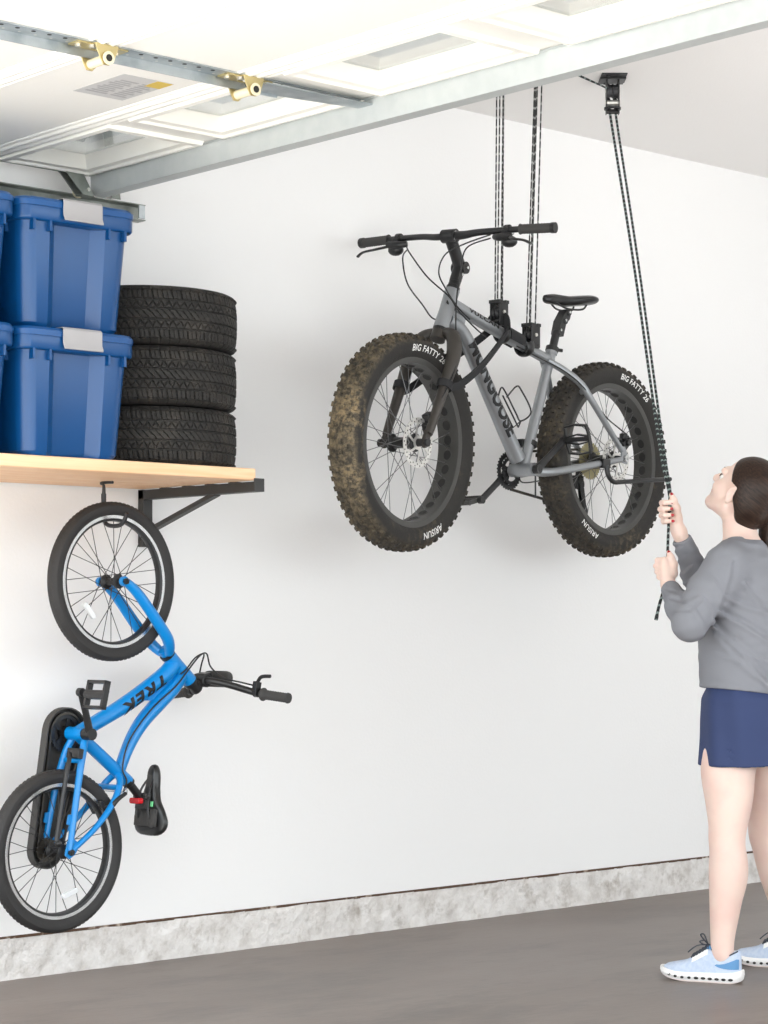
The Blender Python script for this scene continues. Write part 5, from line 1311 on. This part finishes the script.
# --- shirt
def crease(pts, amp, sig, ylim=None, soft=0.02):
    """a cloth fold along a polyline seen from the side: a ridge with a groove under it"""
    P = [Q(px, py, 6.68) for px, py in pts]
    def fn(x, y, z):
        best = None
        for a, b in zip(P[:-1], P[1:]):
            vx, vz = b[0] - a[0], b[2] - a[2]; L = vx*vx + vz*vz
            t = np.clip(((x - a[0])*vx + (z - a[2])*vz)/L, 0, 1)
            dx = x - a[0] - t*vx; dz = z - a[2] - t*vz
            dist = np.sqrt(dx*dx + dz*dz); sg = np.sign(dx*vz - dz*vx)
            if best is None: best, bs = dist, sg
            else:
                m_ = dist < best; bs = np.where(m_, sg, bs); best = np.where(m_, dist, best)
        q = best*bs/sig
        g = -amp*np.exp(-(q - 0.8)**2) + amp*0.8*np.exp(-(q + 0.8)**2)
        if ylim is not None: g = g*np.clip((ylim[1] - y)/soft, 0, 1)*np.clip((y - ylim[0])/soft, 0, 1)
        return g
    return fn
S = Solid((-0.34, -0.36, 0.86), (0.36, 0.42, 1.46), 0.0036)
def sec(px, py, a, b, d=6.80): q = Q(px, py, d); return (float(q[2]), float(q[0]), float(q[1]), a, b)
S.stack([sec(746, 700, 0.139, 0.180), sec(745, 676, 0.142, 0.178), sec(744, 640, 0.142, 0.172), sec(743, 606, 0.139, 0.168), sec(743, 580, 0.124, 0.160), sec(742, 560, 0.098, 0.135), sec(741, 548, 0.070, 0.090)], U2, W2, 0.01)
S.chain([shL + (0.006, 0.01, -0.004), shL*0.55 + elL*0.45, elL], [0.064, 0.062, 0.053], 0.045)
S.chain([elL, elL*0.55 + wrL*0.45, elL*0.12 + wrL*0.88], [0.051, 0.0445, 0.0315], 0.02)
S.chain([shR, shR*0.5 + elR*0.5, elR], [0.064, 0.060, 0.052], 0.045)
S.chain([elR, elR*0.55 + wrR*0.45, elR*0.10 + wrR*0.90], [0.050, 0.045, 0.0320], 0.02)
S.cone(shL, nkb + (0, 0, -0.012), 0.056, 0.050, 0.05); S.cone(shR, nkb + (0, 0, -0.012), 0.056, 0.050, 0.05)
# armpit and elbow creases
S.cone(Q(706, 634, 6.64), Q(725, 596, 6.62), 0.004, 0.006, 0.012, 's')
for pts, amp, sig in (([(712, 622), (722, 634), (741, 652), (768, 684)], 0.0055, 0.0095), ([(718, 612), (738, 622), (768, 640)], 0.0045, 0.009), ([(715, 634), (730, 652), (752, 672), (775, 690)], 0.004, 0.010),
                      ([(724, 596), (742, 604), (770, 612)], 0.0035, 0.010), ([(716, 652), (724, 655), (735, 660)], 0.002, 0.008), ([(745, 585), (757, 600), (772, 622)], 0.0035, 0.010), ([(728, 566), (726, 580), (718, 600)], 0.003, 0.009),
                      ([(735, 640), (752, 655), (780, 665)], 0.003, 0.008)):
    S.warp(crease(pts, amp*1.5, sig))
for pts in ([(671, 600), (680, 603), (690, 598)], [(675, 612), (685, 612), (694, 604)], [(669, 590), (677, 594), (684, 591)], [(700, 600), (708, 612), (712, 620)], [(692, 612), (698, 622), (700, 634)], [(710, 580), (716, 592), (718, 602)]):
    S.warp(crease(pts, 0.0028, 0.006), (-0.36, -0.36, 0.9), (0.05, 0.06, 1.4))
for pts in ([(672, 548), (680, 550), (690, 545)], [(675, 560), (686, 560), (696, 553)], [(680, 572), (690, 573), (702, 564)], [(685, 583), (694, 582), (704, 576)], [(670, 540), (678, 543), (686, 538)]):
    S.warp(crease(pts, 0.0030, 0.006), (-0.36, 0.10, 1.1), (0.0, 0.40, 1.5))
S.warp(lambda x, y, z: 0.0012*np.sin(48*x + 9*np.sin(21*z) + 15*y)*np.sin(37*z + 8*x))
# neck opening, flat cuffs, hem and the side slit
S.ell(nkb + 0.004*fwv + (0, 0, 0.046), (0.058, 0.058, 0.040), 0.008, None, 's')
def cut(S, p, n, k=0.004):
    def fn(x, y, z): return 0
    x, y, z = S.grid((slice(None),)*3); e = (x - p[0])*n[0] + (y - p[1])*n[1] + (z - p[2])*n[2]
    m = ((x - p[0])**2 + (y - p[1])**2 + (z - p[2])**2) < 0.07**2
    S.d = np.where(m, np.maximum(S.d, e), S.d).astype(np.float32)
for el, wr in ((elL, wrL), (elR, wrR)):
    n = (wr - el)/np.linalg.norm(wr - el); cut(S, wr - n*0.016, n)
x, y, z = S.grid((slice(None),)*3)
hem = 0.905 - 0.012*np.clip((x + 0.05)/0.2, -1, 1.5) - 0.006*np.sin(9*x + 6*y)
S.d = np.maximum(S.d, (hem - z)).astype(np.float32)
sl0, sl1 = Q(714.5, 694, 6.66), Q(715.5, 670, 6.66)
S.cone(sl0, sl1, 0.013, 0.002, 0.003, 's')
shirt = S.build('shirt', M_top, person, 2)
del S
# --- shorts
S = Solid((-0.26, -0.30, 0.62), (0.34, 0.36, 0.96), 0.0036)
S.stack([sec(746, 684, 0.120, 0.165), sec(746, 700, 0.136, 0.182), sec(747, 725, 0.143, 0.192), sec(747.5, 772, 0.152, 0.200)], U2, W2, 0.01)
S.warp(lambda x, y, z: 0.0045*np.sin(38*(x*0.9 + y*0.5) + 6*z)*np.clip((0.93 - z)/0.25, 0, 1) + 0.003*np.sin(60*(x - 0.6*y) + 9*z))
S.warp(lambda x, y, z: np.maximum(0, 0.0*z))
x, y, z = S.grid((slice(None),)*3)
hm = 0.672 + 0.004*np.sin(12*x + 9*y)
S.d = np.maximum(S.d, hm - z).astype(np.float32)
q = S.d.copy()
hol = np.maximum(q + 0.008, z - 0.74)      # hollow inside above the hem
full = np.where(z < 0.74, np.maximum(q, -(np.where(True, 1, 1)*0 + (q + 0.008))*1.0), q) if False else q
inner = Solid((-0.26, -0.30, 0.62), (0.34, 0.36, 0.96), 0.0036)
inner.stack([sec(746, 684, 0.112, 0.157), sec(746, 700, 0.128, 0.174), sec(747, 725, 0.135, 0.184), sec(747.5, 790, 0.146, 0.194)], U2, W2, 0.01)
S.d = np.maximum(S.d, -np.maximum(inner.d, z - 0.735)).astype(np.float32)
sl0, sl1 = Q(700, 768, 6.72), Q(702, 752, 6.72)
S.cone(sl0, sl1, 0.005, 0.001, 0.002, 's')
shorts = S.build('shorts', M_navy, person, 2)
del S, inner

# --- hair
def hair_mat():
    m = bpy.data.materials.new('dark_brown_hair'); m.use_nodes = True; nt = m.node_tree; b = nt.nodes['Principled BSDF']; b.inputs['Roughness'].default_value = 0.42; b.inputs['Specular IOR Level'].default_value = 0.28
    tc = nt.nodes.new('ShaderNodeTexCoord'); mp = nt.nodes.new('ShaderNodeMapping'); mp0 = nt.nodes.new('ShaderNodeMapping'); mp0.inputs['Rotation'].default_value = (0, math.radians(-40), 0); mp.inputs['Scale'].default_value = (7, 210, 210)
    nt.links.new(tc.outputs['Object'], mp0.inputs[0]); nt.links.new(mp0.outputs[0], mp.inputs[0])
    n = nt.nodes.new('ShaderNodeTexNoise'); n.inputs['Scale'].default_value = 1.0; n.inputs['Detail'].default_value = 3; nt.links.new(mp.outputs[0], n.inputs['Vector'])
    r = nt.nodes.new('ShaderNodeValToRGB'); r.color_ramp.elements[0].color = lin((24, 16, 13)); r.color_ramp.elements[1].color = lin((62, 43, 32)); r.color_ramp.elements[0].position = 0.3; r.color_ramp.elements[1].position = 0.75
    nt.links.new(n.outputs['Fac'], r.inputs[0]); nt.links.new(r.outputs[0], b.inputs['Base Color'])
    bp_ = nt.nodes.new('ShaderNodeBump'); bp_.inputs['Strength'].default_value = 0.2; bp_.inputs['Distance'].default_value = 0.004; nt.links.new(n.outputs['Fac'], bp_.inputs['Height']); nt.links.new(bp_.outputs[0], b.inputs['Normal'])
    return m
M_hair = hair_mat()
H = Solid((-0.16, -0.14, 1.10), (0.30, 0.24, 1.68), 0.0028)
H.ell(hd_(-0.016, 0, 0.018), (0.104, 0.082, 0.100), 0.01, HR)
H.ell(hd_(-0.052, 0, -0.030), (0.066, 0.070, 0.070), 0.03, HR)
x, y, z = H.grid((slice(None),)*3)
lx = (x - HC[0])*hx[0] + (y - HC[1])*hx[1] + (z - HC[2])*hx[2]; ly = (x - HC[0])*hy[0] + (y - HC[1])*hy[1]; lz = (x - HC[0])*hz[0] + (y - HC[1])*hz[1] + (z - HC[2])*hz[2]
plane = ((lx - 0.022)*0.070 - (lz - 0.010)*0.066)/0.0962
plane = np.where(lz < 0.012, np.maximum(plane, lx + 0.010), plane)
kk = 0.008; e = plane; hmx = np.maximum(kk - np.abs(H.d - e), 0)/kk
H.d = (np.maximum(H.d, e) + hmx*hmx*kk/4).astype(np.float32)
tie = Q(764, 518, 6.845)
H.cone(hd_(-0.075, 0, -0.020), tie, 0.050, 0.016, 0.03)
H.cone(hd_(-0.050, 0, -0.065), tie, 0.046, 0.016, 0.03)
H.chain([tie, Q(769, 530, 6.87), Q(769, 560, 6.875), Q(767, 592, 6.865), Q(764.5, 612, 6.85), Q(763, 624, 6.84)], [0.014, 0.030, 0.036, 0.032, 0.018, 0.005], 0.015)
H.warp(lambda x, y, z: 0.0016*np.sin(300*(x*0.6 + y*0.8) + 20*z)*np.clip((1.42 - z)/0.05, 0, 1))
hair = H.build('hair', M_hair, person, 2)
k = MB(); tdir = Vector(tuple(Q(769, 530, 6.87) - tie)).normalized(); u1 = tdir.orthogonal().normalized(); u2 = tdir.cross(u1)
k.tube([Vector(tuple(tie + 0.002)) + (0.0175 + 0.002*math.sin(9*t))*(math.cos(t)*u1 + math.sin(t)*u2) for t in np.linspace(0, 2*PI, 41)[:-1]], 0.0075, 10, closed=True)
k.build('hair_tie', mat('tan_hair_tie', (196, 148, 104), 0.8), hair)
del H

# --- running shoes
M_upper = mat('pale_blue_knit', (192, 203, 220), 0.8, bump=(260, 0.25), spot=((180, 194, 216), 90, 0.4, 0.6))
M_patch = mat('mid_blue_patch', (88, 138, 184), 0.6)
M_sole = mat('white_foam_sole', (236, 234, 232), 0.6)
M_outs = mat('pale_pink_outsole', (222, 208, 202), 0.7)
M_lace = mat('dark_grey_lace', (58, 64, 74), 0.8)
M_wpan = mat('white_mesh_panel', (238, 238, 236), 0.7)
LEN = 0.256
def shoe(heel, ang, name='shoe'):
    f_ = np.array((-math.cos(ang), math.sin(ang), 0.0)); l_ = np.array((-math.sin(ang), -math.cos(ang), 0.0))
    T = Matrix.Translation(Vector(tuple(heel))) @ Matrix((Vector(f_), Vector(l_), Vector((0, 0, 1)))).transposed().to_4x4()
    ts = [0, 0.03, 0.10, 0.2, 0.32, 0.45, 0.58, 0.70, 0.82, 0.91, 0.97, 1.0]
    HW = lambda t: float(np.interp(t, ts, [0.014, 0.029, 0.039, 0.041, 0.040, 0.040, 0.043, 0.047, 0.046, 0.038, 0.024, 0.008]))
    HT_ = lambda t: float(np.interp(t, [0, 0.03, 0.10, 0.17, 0.24, 0.30, 0.36, 0.42, 0.55, 0.70, 0.85, 0.94, 1.0], [0.094, 0.100, 0.092, 0.082, 0.080, 0.088, 0.106, 0.106, 0.084, 0.062, 0.050, 0.042, 0.030]))
    spring = lambda t: 0.016*max(0, (t - 0.62)/0.38)**2 + 0.006*max(0, (0.12 - t)/0.12)**2
    top = lambda t: 0.034 - 0.009*t
    def up(t, a, off=0.0):
        w = HW(t)*0.97 + off; zb = top(t) + spring(t) - 0.006; h = HT_(t) + spring(t)*0.6 - zb + off
        c, s = math.cos(a), math.sin(a); pin = 1 - 0.14*max(0, s)*float(np.interp(t, [0, 0.3, 0.5, 0.8, 1], [0.9, 1, 0.6, 0.2, 0.1]))
        return ((0.004 + t*(LEN - 0.010)), w*math.copysign(abs(c)**0.72, c)*pin, zb + h*abs(s)**0.85)
    b = MB(); N = 40; A = [PI*j/17 for j in range(18)]
    b.loft([[up(t, a) for a in A] for t in [0.5 - 0.5*math.cos(PI*i/N) for i in range(N + 1)]])
    so = b.build(name, M_upper, person, M=T, angle=60)
    # sole
    b = MB(); rings = []
    oc = []
    for i in range(48):
        t = 0.5 - 0.5*math.cos(PI*i/24) if i <= 24 else 0.5 - 0.5*math.cos(PI*(48 - i)/24)
        oc.append((t, 1 if 0 < i < 24 else (-1 if i > 24 else 0)))
    for (zf, fl) in ((0.0, 0.90), (0.004, 0.98), (0.012, 1.02), (0.5, 1.06), (0.85, 1.04), (1.0, 0.99)):
        ring = []
        for t, s in oc:
            z = (zf if zf < 0.1 else zf*top(t)) + spring(t)*(1.0)
            ring.append((t*LEN + (t - 0.5)*0.012*(fl - 0.9)*6, s*HW(t)*fl, z if zf >= 0.1 else z))
        rings.append(ring)
    b.loft(rings); 
    sl_ = b.build('sole', [M_sole, M_dark], so, angle=50)
    h = MB()
    for k_ in range(10):
        t = 0.10 + 0.085*k_
        for s in (1, -1):
            c = Vector((t*LEN, s*(HW(t)*1.055), 0.0125 + spring(t)))
            w_ = 0.0075 if k_ < 6 else 0.0055
            sg = (HW(t + 0.02) - HW(t - 0.02))/(0.04*LEN)*s
            h.loft([[c + Vector((w_*r_*math.cos(q), s*0.0012 + sg*w_*r_*math.cos(q), 0.0042*r_*math.sin(q))) for q in np.linspace(0, 2*PI, 13)[:-1]] for r_ in (1.0, 0.05)], caps=False)
    h.build('sole_openings', M_dark, sl_)
    o = MB(); o.loft([[(t*LEN, s*HW(t)*0.97, z + spring(t)) for t, s in oc] for z in (0.0002, 0.0045)]); o.build('outsole', M_outs, sl_)
    def patch(name, t0, t1, a0, a1, m, off=0.0012, n=12, shape=None):
        g = MB(); rows = []
        for i in range(n + 1):
            t = t0 + (t1 - t0)*i/n; lo, hi = (a0, a1) if shape is None else shape(i/n)
            rows.append([up(t, lo + (hi - lo)*j/10, off) for j in range(11)])
        vs = [p for r in rows for p in r]; fs = [(i*11 + j, i*11 + j + 1, (i + 1)*11 + j + 1, (i + 1)*11 + j) for i in range(n) for j in range(10)]
        g.add(vs, fs); return g.build(name, m, so, angle=60)
    for s in (0, 1):
        mir = (lambda a: a) if s == 0 else (lambda a: PI - a)
        patch('heel_patch', 0.005, 0.30, 0, 0, M_patch, shape=lambda q, mir=mir: (mir(0.10 + 0.30*q), mir(0.10 + 0.30*q + 0.48*(1 - q)**0.6 + 0.01)))
        patch('mesh_panel', 0.40, 0.60, 0, 0, M_wpan, shape=lambda q, mir=mir: (mir(0.75 - 0.1*q), mir(1.18)))
    patch('tongue', 0.335, 0.43, 1.1, PI - 1.1, M_patch, 0.004)
    # collar trim and laces
    k = MB(); pts = []
    for t in np.linspace(0.03, 0.36, 14): pts.append(up(t, 1.15, 0.001))
    for t in np.linspace(0.36, 0.03, 14): pts.append(up(t, PI - 1.15, 0.001))
    k.tube(pts, 0.0022, 8, closed=True); k.build('collar_trim', M_lace, so)
    k = MB()
    for i in range(6):
        t = 0.40 + 0.038*i; d_ = 0.024
        k.tube(cr([up(t, 1.12, 0.003), up(t + d_*0.5, PI/2, 0.006), up(t + d_, PI - 1.12, 0.003)], 4), 0.0023, 7); k.tube(cr([up(t + d_, 1.12, 0.003), up(t + d_*0.5, PI/2, 0.0065), up(t, PI - 1.12, 0.003)], 4), 0.0023, 7)
    c = Vector(up(0.42, PI/2, 0.006))
    k.tube(cr([c, c + V(0.012, 0.012, 0.018), c + V(0.020, 0.016, 0.032), c + V(0.008, 0.020, 0.034), c + V(0.002, 0.010, 0.012), c], 6), 0.0022, 7)
    k.tube(cr([c, c + V(0.016, -0.014, 0.010), c + V(0.034, -0.024, 0.004), c + V(0.022, -0.026, -0.004), c], 6), 0.0022, 7)
    k.tube(cr([c, c + V(0.030, 0.022, -0.002), c + V(0.055, 0.036, -0.022)], 6), 0.0020, 7)
    k.build('laces', M_lace, so)
    return so
h1 = Q(742, 983, 6.640); h1[2] = 0.0
shoe(h1, math.radians(24))
h2 = Q(812, 968, 6.93); h2[2] = 0.0
shoe(h2, math.radians(20))
# ------------------------------------------------------------------ light
w = bpy.data.worlds.new('sky'); sc.world = w; w.use_nodes = True
nt = w.node_tree; bg = nt.nodes['Background']
bg.inputs[0].default_value = (0.90, 0.96, 1.0, 1); bg.inputs[1].default_value = 1.5
sun = bpy.data.lights.new('sun', 'SUN'); sun.energy = 4.0; sun.angle = math.radians(2); sun.color = (1, 0.98, 0.95)
so_ = bpy.data.objects.new('sun', sun); COL.objects.link(so_)
so_.matrix_world = Matrix.Translation((-3, -3, 8)) @ Vector((-0.30, -0.10, 0.95)).to_track_quat('Z', 'Y').to_matrix().to_4x4()
def area(name, loc, aim, size, power, col=(1, 1, 1), spread=180):
    l = bpy.data.lights.new(name, 'AREA'); l.spread = math.radians(spread); l.shape = 'SQUARE'; l.size = size; l.energy = power; l.color = col
    o = bpy.data.objects.new(name, l); COL.objects.link(o)
    o.matrix_world = Matrix.Translation(loc) @ (Vector(loc) - Vector(aim)).to_track_quat('Z', 'Y').to_matrix().to_4x4()
# added fill light that brightens the ceiling, not a fixture of the garage
area('added_ceiling_fill', (6.2, -3.3, 0.4), (6.5, -1.9, 3.04), 2.4, 6.5, (1.0, 0.98, 0.97), 70)
area('added_door_fill', (2.4, -3.9, 0.25), (3.15, -1.3, 2.54), 1.0, 1.4, (1.0, 0.99, 0.96), 60)  # unseen uplight added to lift the underside of the open door
sc.view_settings.view_transform = 'Standard'; sc.view_settings.look = 'None'; sc.view_settings.gamma = 1.0
sc.view_settings.use_curve_mapping = False
sc.view_settings.exposure = 1.38
